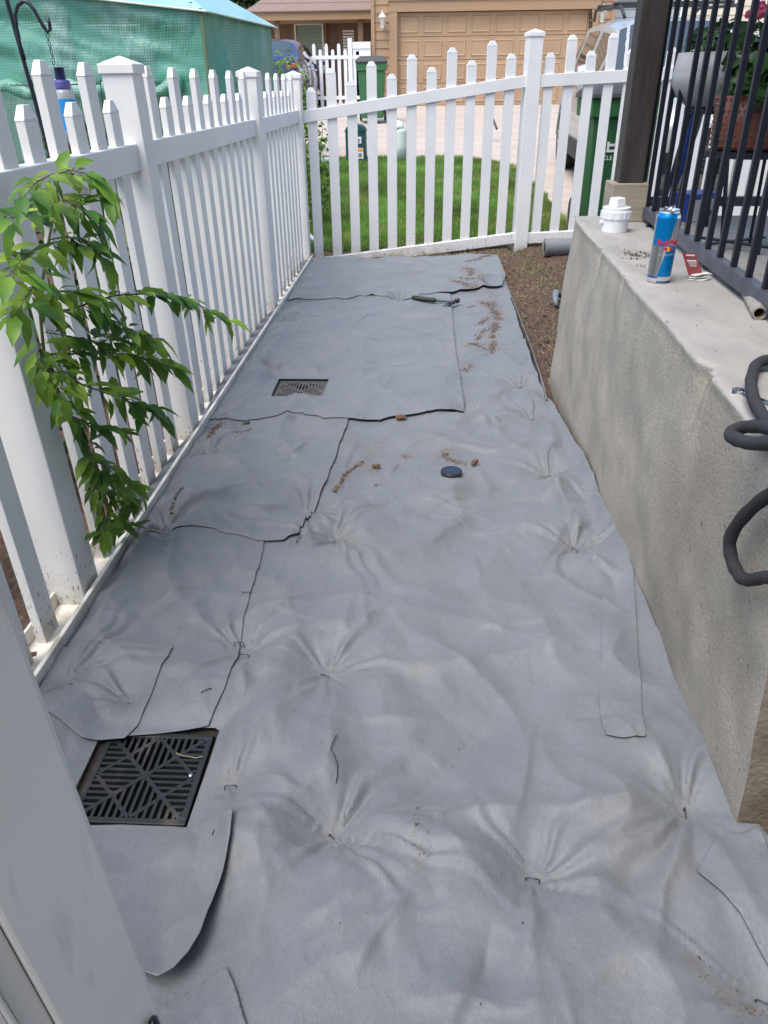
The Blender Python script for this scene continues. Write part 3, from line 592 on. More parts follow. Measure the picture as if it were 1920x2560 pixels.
for a,b in ((-.07,1.64),(1.741,2.749),(2.851,4.644),(4.746,6.239)):
    rail(MR,a,b,1.083,1.083,.083,e,vinyl,True)
    mb=MB(); mb.box((a-.05,-.074,-.02),(b+.05,-.062,.050)); mb.box((a,.030,.0),(b,.038,.045)); mb.box((a,-.0299,-.01),(b,.0299,.004)); place(MR,mb,False).build('bottom_rail',mat('dirty_vinyl',(.74,.71,.64),.5,(.50,.44,.34),14,7,lo=.48,hi=.70),e,bevel=.002)
# fence across the yard
P0=Vector((-.909,6.341,0)); P1=Vector((.758,6.659,0)); ang=math.atan2(P1.y-P0.y,P1.x-P0.x); U=.7576
MF=Matrix.Translation(P0)@Matrix.Rotation(ang,4,'Z')
e=empty('picket_fence',tuple(P0),'white vinyl picket fence across the far end with rails rising to the right','fence')
post(MF@Matrix.Translation((2.305*U,.02,0)),-.1,1.545,e,vinyl,False,.055)
for k in range(11):
    s=(.075+.2*k)*U; t_=k%2==1; zt=(1.778+(s/U-.257)*.137 if t_ else 1.620+(s/U-.073)*.135)*U
    picket(MF@Matrix.Translation((s,0,0)),(.005+.093*s/U)*U-.03,zt,e,vinyl,False)
for k in range(22):
    s=(2.475+.2125*k)*U; t_=k%2==1; zt=(2.046+(s/U-2.68)*.03 if t_ else 1.897+(s/U-2.47)*.03)*U
    picket(MF@Matrix.Translation((s,0,0)),.17*U,zt,e,vinyl,False)
post(MF@Matrix.Translation((4.75*U,0,0)),-.1,1.60,e,vinyl,False)
rail(MF,-.04*U,2.235*U,1.418*U,1.707*U,.108*U,e,vinyl,False); rail(MF,2.378*U,4.67*U,1.709*U,1.80*U,.113*U,e,vinyl,False); rail(MF,4.83*U,7*U,1.80*U,1.85*U,.113*U,e,vinyl,False)
rail(MF,-.04*U,2.235*U,.005*U,.206*U,.110*U,e,vinyl,False); rail(MF,2.378*U,4.67*U,.20*U,.22*U,.110*U,e,vinyl,False); rail(MF,4.83*U,7*U,.22*U,.22*U,.110*U,e,vinyl,False)
# ------------------------------------------------------------------ foreground gate (leaning)
zc=.93
def Pd(px,py,d): v=CR.inverted()@ray(px,py); return Vector((0,0,CAMZ))+ray(px,py)*(d/-v.z)
A=Pd(412,2560,.86); dirv=ray(953,4030).normalized()      # stile axis, pointing down
r_=ray(200,2260); side=(dirv.cross(Vector((-.8,.6,0)))).normalized()
if side.x<0: side=-side
nrm=side.cross(dirv).normalized()
if nrm.dot(r_)>0: nrm=-nrm
MG=Matrix((side,nrm,-dirv)).transposed().to_4x4(); MG.translation=A       # local x: to the right edge, z up, y toward the camera
e=empty('leaning_gate',tuple(A),'white vinyl gate standing close in the lower left corner','gate')
m=MB(); m.box((-.088,-.038,-.7),(0,0,.95),MG); m.build('stile',vinyl_gate,e,bevel=.004)
m=MB(); m.box((-.112,-.036,-.68),(-.0885,-.016,.94),MG); m.box((-.118,-.036,-.68),(-.1125,-.006,.94),MG); m.build('channel',vinyl_gate,e,bevel=.003)
m=MB(); m.box((-.48,-.034,-.66),(-.1185,-.018,.93),MG)
for k in range(3): m.box((-.19-.1*k-.003,-.018,-.66),(-.19-.1*k,-.0165,.93),MG)
m.build('panel',vinyl_gate,e,bevel=.003)
L0=MG.inverted()@Pd(335,2535,.845)
m=MB(); lx,lz=L0.x,L0.z
m.tube([MG@Vector((lx-.008,.004,lz-.06)),MG@Vector((lx-.008,.007,lz-.02)),MG@Vector((lx+.0,.010,lz+.006)),MG@Vector((lx+.006,.008,lz+.020)),MG@Vector((lx+.009,.004,lz+.012)),MG@Vector((lx+.012,.004,lz-.06))],.0045,8)
m.box((lx-.008,.0,lz-.07),(lx+.012,.004,lz+.004),MG); m.build('latch',ironm,e,smooth=True)
# ------------------------------------------------------------------ metal edging, roll, scrap
ep=[Pz(a,b,.045).xy for a,b in ((1249,645),(1262,700),(1290,770),(1325,860),(1350,935),(1362,975),(1366,1000))]
e=empty('metal_edging',(ep[0][0],ep[0][1],0),'thin grey metal edging strip between fabric and bare dirt','edging'); 
m=MB(); n=len(ep)
v=[(p[0]-.002,p[1],-.06) for p in ep]+[(p[0]-.002,p[1],.048) for p in ep]+[(p[0]+.002,p[1],.048) for p in ep]+[(p[0]+.002,p[1],-.06) for p in ep]
f=[(i+a*n,i+1+a*n,i+1+((a+1)%4)*n,i+((a+1)%4)*n) for i in range(n-1) for a in range(4)]
m.add(v,f); m.build('edging_strip',mat('galvanised',(.30,.30,.29),.5,(.17,.15,.13),14,metal=.4,stretch=(1,1,.4)),e)
c0=Pz(1375,628,.0)
e=empty('fabric_roll',tuple(c0),'roll of grey weed fabric beside the concrete wall by the fence','fabric roll')
rr=.068; y0=6.45; cxr=.96
m=MB(); m.tube([(cxr,6.32,.03+rr),(cxr+.9,6.42,.03+rr)],rr,28); m.build('rolled_fabric',fabric,e,smooth=False,bevel=.003)
m=MB()
for r0 in (.022,.034,.046,.058): m.tube([(cxr-.001,6.32,.03+rr),(cxr+.002,6.32,.03+rr)],r0,20)
m2=MB(); m2.lathe([(0,0),(.02,0)],(0,0,0),16,close=False); m.v+=[]; m.build('roll_layers',fabric,e)
m=MB(); m.add([(cxr+.08,6.26,.012),(cxr+.9,6.30,.012),(cxr+.9,6.40,.035),(cxr+.05,6.34,.035),(cxr+.14,6.1,.010),(cxr+.9,6.0,.010)],[(0,1,2,3),(4,5,1,0)]); m.build('loose_end',fabric,e)
q=Pz(1391,760,.02); m=MB(); m.tube([q+Vector((.05,.10,.03)),q+Vector((.0,.07,.055)),q+Vector((-.012,.0,.04)),q+Vector((-.01,-.06,.005))],[.016,.022,.02,.012],12); m.tube([q+Vector((.06,.15,.02)),q+Vector((.10,0,.05))],.03,10)
tag(m.build('plastic_scrap',mat('grey_plastic',(.16,.18,.21),.35),smooth=True),'curved grey plastic piece lying in the dirt against the wall','plastic piece')
m=MB(); pp=Pz(1270,648,.015); m.box((pp.x-.06,pp.y-.03,.0),(pp.x+.16,pp.y+.0,.004)); 
tag(m.build('fabric_offcut',fabric),'thin grey fabric offcut beyond the top of the metal edging','fabric')
# dirt strip right of the edging with clods and dry grass
def dsz(X,Y): return -.005+.022*fbm(X*5,Y*5,4,5)+.012*fbm(X*22,Y*22,3,6)+.03*sstep(.6,1.2,X)+.02*sstep(6,6.6,Y)
tag(strip_mesh('dirt_bed',np.arange(.56,2.4,.012),np.arange(3.1,6.95,.014),dsz,dirtm),kind='structure')
tag(strip_mesh('dirt_verge',np.arange(-1.9,.72,.02),np.arange(6.17,6.95,.014),lambda X,Y:-.002+.012*fbm(X*6,Y*6,4,5)+.01*fbm(X*22,Y*22,3,6)+.07*sstep(6.3,6.9,Y)*sstep(-.8,1,X)-.02*(Y<6.3),dirtm),kind='structure')
tag(strip_mesh('garden_bed',np.arange(-2.6,-.93,.02),np.arange(.2,6.4,.025),lambda X,Y:-.01+.03*fbm(X*5,Y*5,4,5)+.016*fbm(X*22,Y*22,3,6),dirtm),kind='structure')
rs=np.random.RandomState(8); pt=[(x,y,float(z)+.004,s) for x,y,s in zip(rs.uniform(.6,1.9,2600),rs.uniform(3.2,6.6,2600),abs(rs.randn(2600))*.004+.002) for z in (0,)]
A=np.array(pt); A[:,2]=dsz(A[:,0],A[:,1])+.002; crumbs('soil_clods',A,dirtm,'reddish brown clods of bare soil beside the concrete wall',rs)
def blades(name,X,Y,Z,H,W_,m,label,cat,rs,tone=None,lean=.5,seg=2):
    n=len(X); a=rs.rand(n)*2*np.pi; la=rs.rand(n)*2*np.pi; ll=rs.rand(n)*lean*H
    dx,dy=np.cos(a)*W_/2,np.sin(a)*W_/2; lx,ly=np.cos(la)*ll,np.sin(la)*ll
    B=[np.stack([X-dx,Y-dy,Z],-1),np.stack([X+dx,Y+dy,Z],-1),np.stack([X+dx*.7+lx*.35,Y+dy*.7+ly*.35,Z+H*.6],-1),np.stack([X-dx*.7+lx*.35,Y-dy*.7+ly*.35,Z+H*.6],-1),np.stack([X+lx,Y+ly,Z+H],-1)]
    v=np.stack(B,1).reshape(-1,3); i=np.arange(n)*5
    f=np.concatenate([np.stack([i,i+1,i+2],-1),np.stack([i,i+2,i+3],-1),np.stack([i+3,i+2,i+4],-1)])
    t=tone if tone is not None else rs.uniform(.6,1.25,n); t3=np.repeat(t if t.ndim==2 else np.stack([t,t,t],-1),5,0)
    return tag(np_mesh(name,v,f,m,smooth=False,attr={'tone':t3}),label,cat,kind='stuff')
rs=np.random.RandomState(21)
X=rs.uniform(-2.6,1.6,190000); Y=6.66+rs.rand(190000)**1.15*5.95
ok=(X<lawn_right(Y)+.03*np.sin(Y*9))&(Y>6.72+.19*(X))&(Y<12.5+.04*np.sin(X*7)); X,Y=X[ok],Y[ok]
bare=fbm(X*1.2+3,Y*1.5,3,9)+.9*np.exp(-((X-.1)**2/.3+(Y-6.85)**2/.03)); ok=(bare<.45)|(rs.rand(len(X))<.25); X,Y=X[ok],Y[ok]
T=.85+.7*fbm(X*1.3,Y*1.3,4,12)+rs.uniform(-.2,.2,len(X)); dry=(fbm(X*2.1+9,Y*2.1,3,15)+.5*sstep(.5,1.2,X)>.28)*rs.rand(len(X))
T3=np.stack([T*(1+.7*dry),T*(1-.1*dry),T*(1+.5*dry)],-1)
blades('lawn_grass',X,Y,gz(X,Y)-.02,rs.uniform(.035,.075,len(X)),.005,grassm,'bright green mown lawn behind the far picket fence','grass',rs,T3,.8)
tag(strip_mesh('lawn',np.linspace(-3,1.6,60),np.linspace(6.7,12.7,90),lambda X,Y:gz(X,Y)-.006,lawnm,keep=lambda X,Y:(X<lawn_right(Y))&(Y<12.5)),kind='structure')
n=9000; X=rs.uniform(-.8,2.2,n); Y=rs.uniform(5.2,6.9,n); ok=(((X>.66)&(fbm(X*3,Y*3,3,2)+.35*(Y-5.9)>-.05))|((Y>6.26+.15*(X+.8)*.3)&(X<.7)&(fbm(X*3,Y*3,3,2)>-.1))); X,Y=X[ok],Y[ok]
T=rs.uniform(.6,1.2,len(X)); dry=rs.rand(len(X))*1.0; T3=np.stack([T*(1+1.1*dry),T*(.9-.05*dry),T*(1+1.5*dry)],-1)
blades('dry_grass',X,Y,dsz(X,Y)-.004,rs.uniform(.01,.04,len(X)),.004,grassm,'dry flattened grass on the dirt before the far fence','grass',rs,T3,2.0)
n=2500; X=rs.uniform(.6,1.6,n); Y=rs.uniform(3.4,5.6,n); T=rs.uniform(.8,1.6,n); T3=np.stack([T*2.0,T*1.1,T*2.2],-1)
blades('straw',X,Y,dsz(X,Y)+.002,rs.uniform(.004,.016,n),.003,grassm,'short bits of dry straw on the bare dirt by the wall','straw',rs,T3,4.0)
# weeds at the foot of the fence
def weed(name,px,py,n,h,label,seed):
    r=np.random.RandomState(seed); b=Pz(px,py,0.); X=b.x-.01+r.randn(n)*.03; Y=b.y+r.randn(n)*.09
    t=r.uniform(.5,.9,n); o=blades(name,X,Y,np.zeros(n)-.01,r.uniform(.3,1,n)*h,.006,grassm,label,'weeds',r,np.stack([t*.8,t*.75,t*.8],-1),.9); o['kind']=''; del o['kind']; o['group']='weeds growing under the left fence'; return o
weed('weed_tuft',700,700,70,.30,'tallest tuft of thin green weeds under the last fence panel',1)
weed('weed_tuft',664,770,26,.15,'small dark weed tuft at the foot of the second post back',2)
weed('weed_tuft',520,1010,18,.12,'few wispy weeds at the fence beside the long seam',3)
# ------------------------------------------------------------------ concrete porch
SZ=.742
def topx(y): return np.interp(y,[-1,1.36,3.54],[.535,.569,.645])
def basex(y): return np.interp(y,[-1,.96,3.5],[.62,.618,.600])
ysl=np.r_[np.linspace(.965,3.5,420)]; nv=[]
prof=[]   # (kind,t): 0 top surface from x=3.2 to edge, then face downward
V=[]; MI=[]
for yy in ysl:
    ch=.006*mn.noise(Vector((yy*3,0,1)))+.0035*mn.noise(Vector((yy*17,0,5)))+.002*mn.noise(Vector((yy*60,0,9)))
    for yc,wc,am in ((2.80,.02,.018),(2.37,.012,.012),(1.52,.03,.022),(1.47,.012,.012),(3.1,.01,.008)): ch+=am*math.exp(-((yy-yc)/wc)**2)*(1 if yy<yc else .6)
    tx0=float(topx(yy)); tx=tx0+ch; bx=float(basex(yy)); row=[]
    endr=max(0,(yy-3.42)/.08); 
    for t in (3.2,1.6,1.0,.8,.7): row.append((max(t,tx+.06),yy,SZ))
    row+= [(tx+.030,yy,SZ+.0),(tx+.012,yy,SZ+.0008),(tx+.004,yy,SZ-.001),(tx,yy,SZ-.005)]
    chip=.004+.004*mn.noise(Vector((yy*25,2,2)))
    row+= [(tx-.002,yy,SZ-.008),(tx+chip*.3,yy,SZ-.014-abs(chip))]
    for k in range(1,41):
        q=k/40; zz=SZ-.02-(SZ+.10)*q; b=.012*mn.noise(Vector((yy*2.2,zz*3,3)))+.004*mn.noise(Vector((yy*8,zz*8,4)))
        row.append((tx0+ch*math.exp(-q*14)+(bx-tx0)*q**1.2+b*min(1,q*6)-.010*math.sin(q*3.14),yy,zz))
    row=[(x,y,z) for x,y,z in row]; V.append(row)
NR=len(V[0]); v=np.array(V); 
# rounded far corner: pull the last rows inwards
for i,yy in enumerate(ysl):
    if yy>3.42:
        u=(yy-3.42)/.08; v[i,8:,0]+=.035*(1-math.sqrt(max(0,1-u*u)))
idx=np.arange(len(ysl)*NR).reshape(len(ysl),NR); f=np.stack([idx[:-1,:-1],idx[1:,:-1],idx[1:,1:],idx[:-1,1:]],-1)
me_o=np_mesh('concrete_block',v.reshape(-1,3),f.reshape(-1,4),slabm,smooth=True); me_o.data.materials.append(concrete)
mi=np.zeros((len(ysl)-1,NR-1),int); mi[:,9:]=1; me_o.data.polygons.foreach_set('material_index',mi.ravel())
e=empty('concrete_porch',(.6,2.2,0),'raised concrete porch with rough beige side wall and pale slab on the right','porch'); me_o.parent=e; me_o.matrix_parent_inverse=Matrix.Translation(e.location).inverted(); me_o.name='slab'
m=MB(); last=[tuple(p) for p in v[-1]]; first=[tuple(p) for p in v[0]]
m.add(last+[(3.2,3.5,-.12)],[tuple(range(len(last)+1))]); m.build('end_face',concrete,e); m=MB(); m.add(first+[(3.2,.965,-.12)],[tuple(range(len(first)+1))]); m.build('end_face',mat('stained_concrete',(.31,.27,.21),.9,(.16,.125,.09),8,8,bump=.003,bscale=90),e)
# black step block; its colour paints the shade under the wall's near end
m=MB(); m.box((.70,.3,-.1),(3.2,.955,.03)); m.box((.74,.50,.03),(3.2,.955,.30)); tag(m.build('porch_step',darkpit),'step block coloured black for the shade at the near end of the porch','step')
# brown post on raw wood block
e=empty('porch_post',(.835,3.41,SZ),'dark brown wooden porch post standing on a raw wood block','post')
m=MB(); m.box((.760,3.335,SZ),(.912,3.487,SZ+.145)); m.build('wood_block',rawwood,e,bevel=.004)
m=MB(); m.box((.787,3.362,SZ+.145),(.885,3.46,3.0)); m.build('post_shaft',brownpaint,e,bevel=.004)
m=MB(); m.box((.885,3.40,SZ+.145),(.897,3.44,3.0)); m.build('trim_strip',brownpaint,e)
# railing along the edge
RA=Vector((.921,3.60,.80)); RB=Vector((.7985,.99,.80)); rd=(RB-RA); RL=rd.length; rd.normalize()
def onrail(y): t=(y-RA.y)/(RB.y-RA.y); return RA.lerp(RB,t)
e=empty('porch_railing',(.85,2.5,SZ),'black metal railing with square balusters along the porch edge','railing')
MRl=Matrix.Translation(RA)@Matrix.Rotation(math.atan2(rd.y,rd.x),4,'Z')
m=MB(); m.box((0,-.016,-.040),(RL,.016,0),MRl); m.build('bottom_rail',railm,e,bevel=.002)
m=MB(); m.box((0,-.02,.90),(RL,.02,.93),MRl); m.build('top_rail',railm,e,bevel=.002)
for k in range(24):
    y=1.0295+.1285*k
    if 3.54<y: continue
    p=onrail(y); t=.0082; mm=Matrix.Translation(p)@Matrix.Rotation(math.atan2(rd.y,rd.x),4,'Z'); m=MB(); m.box((-t,-t,0),(t,t,.90),mm); m.build('baluster',ironm,e,bevel=.0015)
p=onrail(3.56); m=MB(); m.box((p.x-.024,p.y-.024,SZ+.006),(p.x+.024,p.y+.024,2.0)); o=m.build('railing_post',ironm,e,bevel=.002)
m=MB(); m.box((p.x-.05,p.y-.06,SZ+.001),(p.x+.05,p.y+.05,SZ+.007)); m.build('foot_plate',ironm,o)
p=onrail(1.0); m=MB(); m.box((p.x-.024,p.y-.03,SZ+.001),(p.x+.024,p.y+.018,1.75)); m.build('railing_post',ironm,e,bevel=.002)
p=onrail(3.22); m=MB(); m.box((p.x-.02,p.y-.02,SZ+.0),(p.x+.0,p.y+.0,.76)); m.build('support_foot',ironm,e)
# railing across the far end
e=empty('porch_railing',(1.4,3.47,SZ),'low black metal bar across the far end of the porch','railing')
ye=3.47
m=MB(); m.box((.95,ye-.016,.785),(3.1,ye+.016,.822)); m.build('bottom_rail',railm,e,bevel=.002)
m=MB(); m.box((3.02,ye-.02,SZ),(3.06,ye+.02,1.7)); m.build('railing_post',ironm,e)
# white cleanout fitting
c=Pz(1537,580,SZ); r=.052; c=Vector((c.x,c.y+.02,SZ))
e=empty('pipe_fitting',tuple(c),'white plastic pipe cleanout fitting with square plug on the slab corner','pipe fitting')
m=MB(); m.lathe([(r*.96,0),(r*.98,.045),(r*1.06,.048),(r*1.07,.074),(r*1.02,.078)],c,40); m.build('collar',pvc,e,bevel=.001)
for k in range(14):
    a=k*6.283/14; m=MB() if k==0 else m; m.box((-.003,r*1.06,.05),(.003,r*1.10,.073),Matrix.Translation(c)@Matrix.Rotation(a,4,'Z'))
m.build('ribs',pvc,e)
m=MB(); m.lathe([(r*.99,.078),(r*1.0,.088),(r*.8,.089)],c,40); pg=m.build('plug',pvc,e,bevel=.001)
m=MB(); m.frus((0,0),(.024,.024),(.021,.021),.089,.122,Matrix.Translation(c)@Matrix.Rotation(.5,4,'Z')); m.build('square_nut',pvc,pg,bevel=.005)
m=MB(); m.tube([c+Vector((-r*.95,-.01,.035)),c+Vector((-r*1.14,-.012,.035))],.009,12); m.build('side_nub',pvc,e,bevel=.001)
# can
cb=Pz(1647,706,SZ); CH,Cr=.196,.033; cb=Vector((cb.x,cb.y+.01,SZ)); tilt=Matrix.Rotation(R_(0),4,'Y')
MC=Matrix.Translation(cb)@tilt
e=empty('drink_can',tuple(cb),'tall blue and silver energy drink can standing open on the slab edge','can')
blue=mat('can_blue',(.0,.22,.55),.28,metal=.55); red=mat('can_red',(.55,.02,.06),.35); yel=mat('can_yellow',(.9,.6,.03),.35); dblue=mat('can_darkblue',(.01,.09,.42),.3,metal=.4); canw=mat('can_grey_text',(.35,.37,.4),.4)
n=160; zs=[0,.003,.008,.012]+list(np.linspace(.016,CH-.022,120))+[CH-.018,CH-.012,CH-.007,CH-.004,CH-.001]
def crad(z):
    if z<.012: return Cr-.007+.0065*(z/.012)**.6
    if z>CH-.018: return Cr-.006*min(1,((z-(CH-.018))/.013))
    return Cr
vv=[MC@Vector((crad(z)*math.cos(2*math.pi*k/n),crad(z)*math.sin(2*math.pi*k/n),z)) for z in zs for k in range(n)]
face_ang=math.atan2(-cb.y,-cb.x)+R_(3)
ff=[];mi=[]
for i in range(len(zs)-1):
    for k in range(n):
        ff.append((i*n+k,i*n+(k+1)%n,(i+1)*n+(k+1)%n,(i+1)*n+k)); z=(zs[i]+zs[i+1])/2; a=(2*math.pi*(k+.5)/n-face_ang+math.pi)%(2*math.pi)-math.pi
        q=z/CH; am=(a+math.pi/2)%math.pi-math.pi/2; mid0=.53; mt=0   # angle + = to the right in the picture
        if .02<q<.045: mt=1 if a>-.25 else 0
        elif .075<q<.10: mt=2 if a<-.15 else 0
        elif .045<=q<.075: mt=0
        elif q>=.10 and q<mid0: mt=1 if a>-.25+(q-.1)*1.3+0 and a<1.25 else 0
        elif q>=mid0 and q<.93: mt=1 if -1.15<a<.25+(q-mid0)*1.3 else 0
        elif q>=.93 and q<.965: mt=1
        mi.append(mt)
me=bpy.data.meshes.new('can_body'); me.from_pydata([tuple(p) for p in vv],[],ff)
o=link('can_body',me,alu,e,smooth=True); me.materials.append(blue); me.materials.append(dblue); me.polygons.foreach_set('material_index',mi)
m=MB(); m.lathe([(Cr-.005,CH-.001),(Cr-.0045,CH+.001),(Cr-.006,CH+.001),(Cr-.008,CH-.004),(0,CH-.004)],(0,0,0),40,close=False); place(MC,m,False).build('can_lid',alu,e,smooth=False)
m=MB(); m.tube([MC@Vector((-.004,-.004,CH-.003)),MC@Vector((.006,.004,CH+.003)),MC@Vector((.014,.009,CH+.007))],[.004,.006,.005],8); m.build('pull_tab',alu,e,smooth=True)
m=MB(); m.lathe([(0,CH-.0035),(.009,CH-.0035)],(-.008,-.008,0),16,close=False); place(MC,m,False).build('mouth_hole',darkpit,e)
def onc(z0,rad=Cr+.0006,a0=0):
    def w_(co): a=face_ang+a0+co.x/Cr; r2=rad+co.z; return MC@Vector((r2*math.cos(a),r2*math.sin(a),z0+co.y))
    return w_
txt('lettering',"Red Bull",.019,red,e,None,.0004,bold=.0008,wrap=onc(.113,a0=.30))
txt('lettering',"SUGARFREE",.0085,canw,e,None,.0002,wrap=onc(.080,a0=.30))
m=MB(); w2=onc(.096,a0=.35)
def disc(cx_,cy_,rx,ry,mm,name,h=.0008):
    q=MB(); P=[(cx_+rx*math.cos(2*math.pi*k/20),cy_+ry*math.sin(2*math.pi*k/20)) for k in range(20)]; q.prism(P,lambda u,v_,k:w2(Vector((u,v_,k*h)))); q.build(name,mm,e)
disc(0,0,.0058,.0058,yel,'emblem_disc')
for s in (-1,1):
    P=[(s*.0015,.001),(s*.004,.004),(s*.008,.0042),(s*.012,.002),(s*.0165,-.0035),(s*.012,-.001),(s*.010,-.0045),(s*.007,-.002),(s*.004,-.0045),(s*.0035,-.001)]
    q=MB(); q.prism(P if s>0 else P[::-1],lambda u,v_,k:w2(Vector((u,v_,.0006+k*.0012)))); q.build('emblem_bull',red,e)
# red packaging card and crumpled wrapper
p=Pz(1752,697,SZ); e=empty('packaging_card',tuple(p),'folded dark red hang card with torn packaging beside the can','card')
cardm=mat('card_red',(.26,.05,.06),.5); cardw=mat('card_white',(.62,.62,.60),.6)
A0=Pz(1728,690,SZ+.010); top=Py(1716,632,A0.y+.01); wv=Vector((.034,-.004,0)); 
m=MB(); nr=Vector((.0,-.001,.0004)); m.add([A0-wv*.2,A0+wv,top+wv*.7,top-wv*.35]+[q+nr for q in (A0-wv*.2,A0+wv,top+wv*.7,top-wv*.35)],[(0,1,2,3),(4,5,6,7),(0,1,5,4),(1,2,6,5),(2,3,7,6),(3,0,4,7)]); m.build('card',cardm,e)
for k,(u0,u1,t_) in enumerate(((.15,.8,.86),(.15,.85,.62),(.2,.9,.56),(.25,.8,.51),(.25,.85,.46),(.3,.75,.41))):
    a=A0.lerp(top,t_)+wv*(u0-.25)+nr*1.6; b=A0.lerp(top,t_)+wv*(u1-.2)+nr*1.6; h=.0045 if k<2 else .0015; upv=(top-A0).normalized()*h; m=MB() if k==0 else m; m.add([a,b,b+upv,a+upv],[(0,1,2,3)])
m.build('printed_lines',cardw,e)
m=MB()
for k in range(3):
    z=SZ+.001+.006*k; c0=Vector((A0.x+.008+.003*k,A0.y-.010,z)); a_=[c0+Vector((-.020,.004,0)),c0+Vector((-.008,-.012,.001)),c0+Vector((.022,-.012+.004*k,.003*k)),c0+Vector((.042,-.002,.004)),c0+Vector((.028,.012,.004+.002*k)),c0+Vector((0,.014,.004))]; m.add(a_+[q+Vector((0,0,.0009)) for q in a_],[tuple(range(6))[::-1],tuple(range(6,12))]+[(i,(i+1)%6,(i+1)%6+6,i+6) for i in range(6)])
m.build('torn_backing',cardw,e)
lump('dirt_clump',1768,672,.020,crumbm,'dark crumbly clump caught beside the red card','dirt',14,30,.9,z=SZ)
# scattered dirt on the slab
rs=np.random.RandomState(31); pt=[]
for (a,b,s,n_) in ((1570,633,.02,60),(1590,640,.016,60),(1615,636,.012,50),(1605,665,.008,10),(1690,727,.002,2),(1640,900,.2,20),(1700,1000,.1,10)):
    c=Pz(a,b,SZ)
    for k in range(n_): pt.append((c.x+rs.randn()*s,c.y+rs.randn()*s*2,SZ+.0015,abs(rs.randn())*.0016+.0007))
crumbs('slab_dirt',[q for q in pt if q[0]>float(topx(q[1]))+.02],crumbm,'small dark dirt crumbs on the slab left of the can',rs)
# cardboard tube under the rail
a=Pz(1895,800,SZ); e=empty('cardboard_tube',tuple(a),'open cardboard tube wrapped in torn plastic under the railing','tube')
d=(Pz(1860,735,SZ)-a); d.z=0; d.normalize(); cc=a+Vector((0,0,.016))
m=MB(); N=24; r0=.0155
pr=[]; 
def ringpts(o_,r): 
    u=Vector((-d.y,d.x,0)); return [o_+u*math.cos(2*math.pi*k/N)*r+Vector((0,0,1))*math.sin(2*math.pi*k/N)*r for k in range(N)]
rings=[ringpts(cc+d*.02,r0*.78),ringpts(cc,r0*.80),ringpts(cc,r0),ringpts(cc+d*.03,r0*1.04),ringpts(cc+d*.07,r0),ringpts(cc+d*.4,r0)]
for i in range(5): m.add(rings[i]+rings[i+1],[(k,(k+1)%N,(k+1)%N+N,k+N) for k in range(N)])
m.build('tube_wall',mat('tube_wrap',(.40,.38,.33),.3,(.25,.22,.17),40,bump=.001,bscale=90),e,smooth=True)
m=MB(); m.add(ringpts(cc+d*.06,r0*.79),[tuple(range(N))]); m.add(ringpts(cc+d*.0,r0*.79)+ringpts(cc+d*.06,r0*.79),[(k,(k+1)%N,(k+1)%N+N,k+N) for k in range(N)]); m.build('tube_inside',mat('cardboard',(.28,.16,.07),.9),e)
# wrench
a=Pz(1845,978,SZ+.004); b=Pz(1935,1012,SZ+.004); d=(b-a); d.z=0; L=d.length; d.normalize(); u=Vector((-d.y,d.x,0)); e=empty('wrench',tuple(a),'chrome wrench lying on the slab edge behind the grey cord','wrench')
m=MB(); m.tube([a+d*.012,a+d*(L+.08)],.0055,10); m.v=[(x,y,SZ+.004+(z-SZ-.004)*.6) for x,y,z in m.v]; m.build('handle',chrome,e,smooth=True)
m=MB(); RR=.011
for k in range(24):
    t0=2*math.pi*k/24;t1=2*math.pi*(k+1)/24; c=a
    P=[c+(d*math.cos(t)+u*math.sin(t))*r+Vector((0,0,z)) for t in (t0,t1) for r,z in ((.0062,-.004),(RR,-.004),(RR,.004),(.0062,.004))]
    m.add(P,[(0,1,5,4),(1,2,6,5),(2,3,7,6),(3,0,4,7)])
m.build('ring_end',chrome,e)
# grey foam covered cord: two loops close to the camera at the right
foam=mat('foam_sleeve',(.036,.036,.04),.85,(.024,.024,.028),25,bump=.0012,bscale=140)
def cord(name,pts,r,label):
    P=pts; m=MB(); out=[];rad=[]
    n=len(P)
    for i in range(n-1):
        p0,p1,p2,p3=P[max(i-1,0)],P[i],P[i+1],P[min(i+2,n-1)]
        for k in range(10):
            t=k/10; q=.5*((2*p1)+(-p0+p2)*t+(2*p0-5*p1+4*p2-p3)*t*t+(-p0+3*p1-3*p2+p3)*t**3); out.append(q); rad.append(r*(1+.04*math.sin(len(out)*.8)+.07*mn.noise(Vector((len(out)*.22,r*1000,0)))))
    out.append(P[-1]); rad.append(r); m.tube(out,rad,14); return tag(m.build(name,foam,smooth=True),label,'cord')
CP=[Pz(2120,850,SZ+.017),Pz(2010,872,SZ+.017),Pz(1930,896,SZ+.017),Pz(1893,910,SZ+.018),Pz(1879,945,SZ+.020),Pz(1882,990,SZ+.026),Pz(1902,1032,SZ+.018)]
CP+=[Px(*q) for q in [(1928,1066,.550),(1965,1098,.525),(1985,1112,.50),(1935,1108,.49),(1880,1108,.49),(1840,1098,.495),(1826,1086,.505),(1842,1072,.52),(1885,1066,.532),(1935,1074,.538),(1995,1095,.54),(2060,1135,.54),(2050,1180,.535),(1990,1208,.53),(1925,1236,.53),(1862,1288,.53),(1826,1345,.53),(1830,1400,.535),(1850,1440,.535),(1870,1450,.535),(1905,1444,.535),(1955,1424,.535)]]
q=CP[-1]; yq=.985
CP+=[Vector((.525,yq-.02,q.z+.10)),Vector((.52,yq-.03,q.z+.2)),Vector((.53,yq-.03,SZ-.03)),Vector((.56,yq-.02,SZ+.014)),Vector((.63,yq-.01,SZ+.012)),Vector((.9,yq+.12,SZ+.012)),Vector((1.3,yq+.4,SZ+.012))]
cord('foam_cord',CP,.0108,'grey foam sleeved cord looping over the slab edge and down the wall')
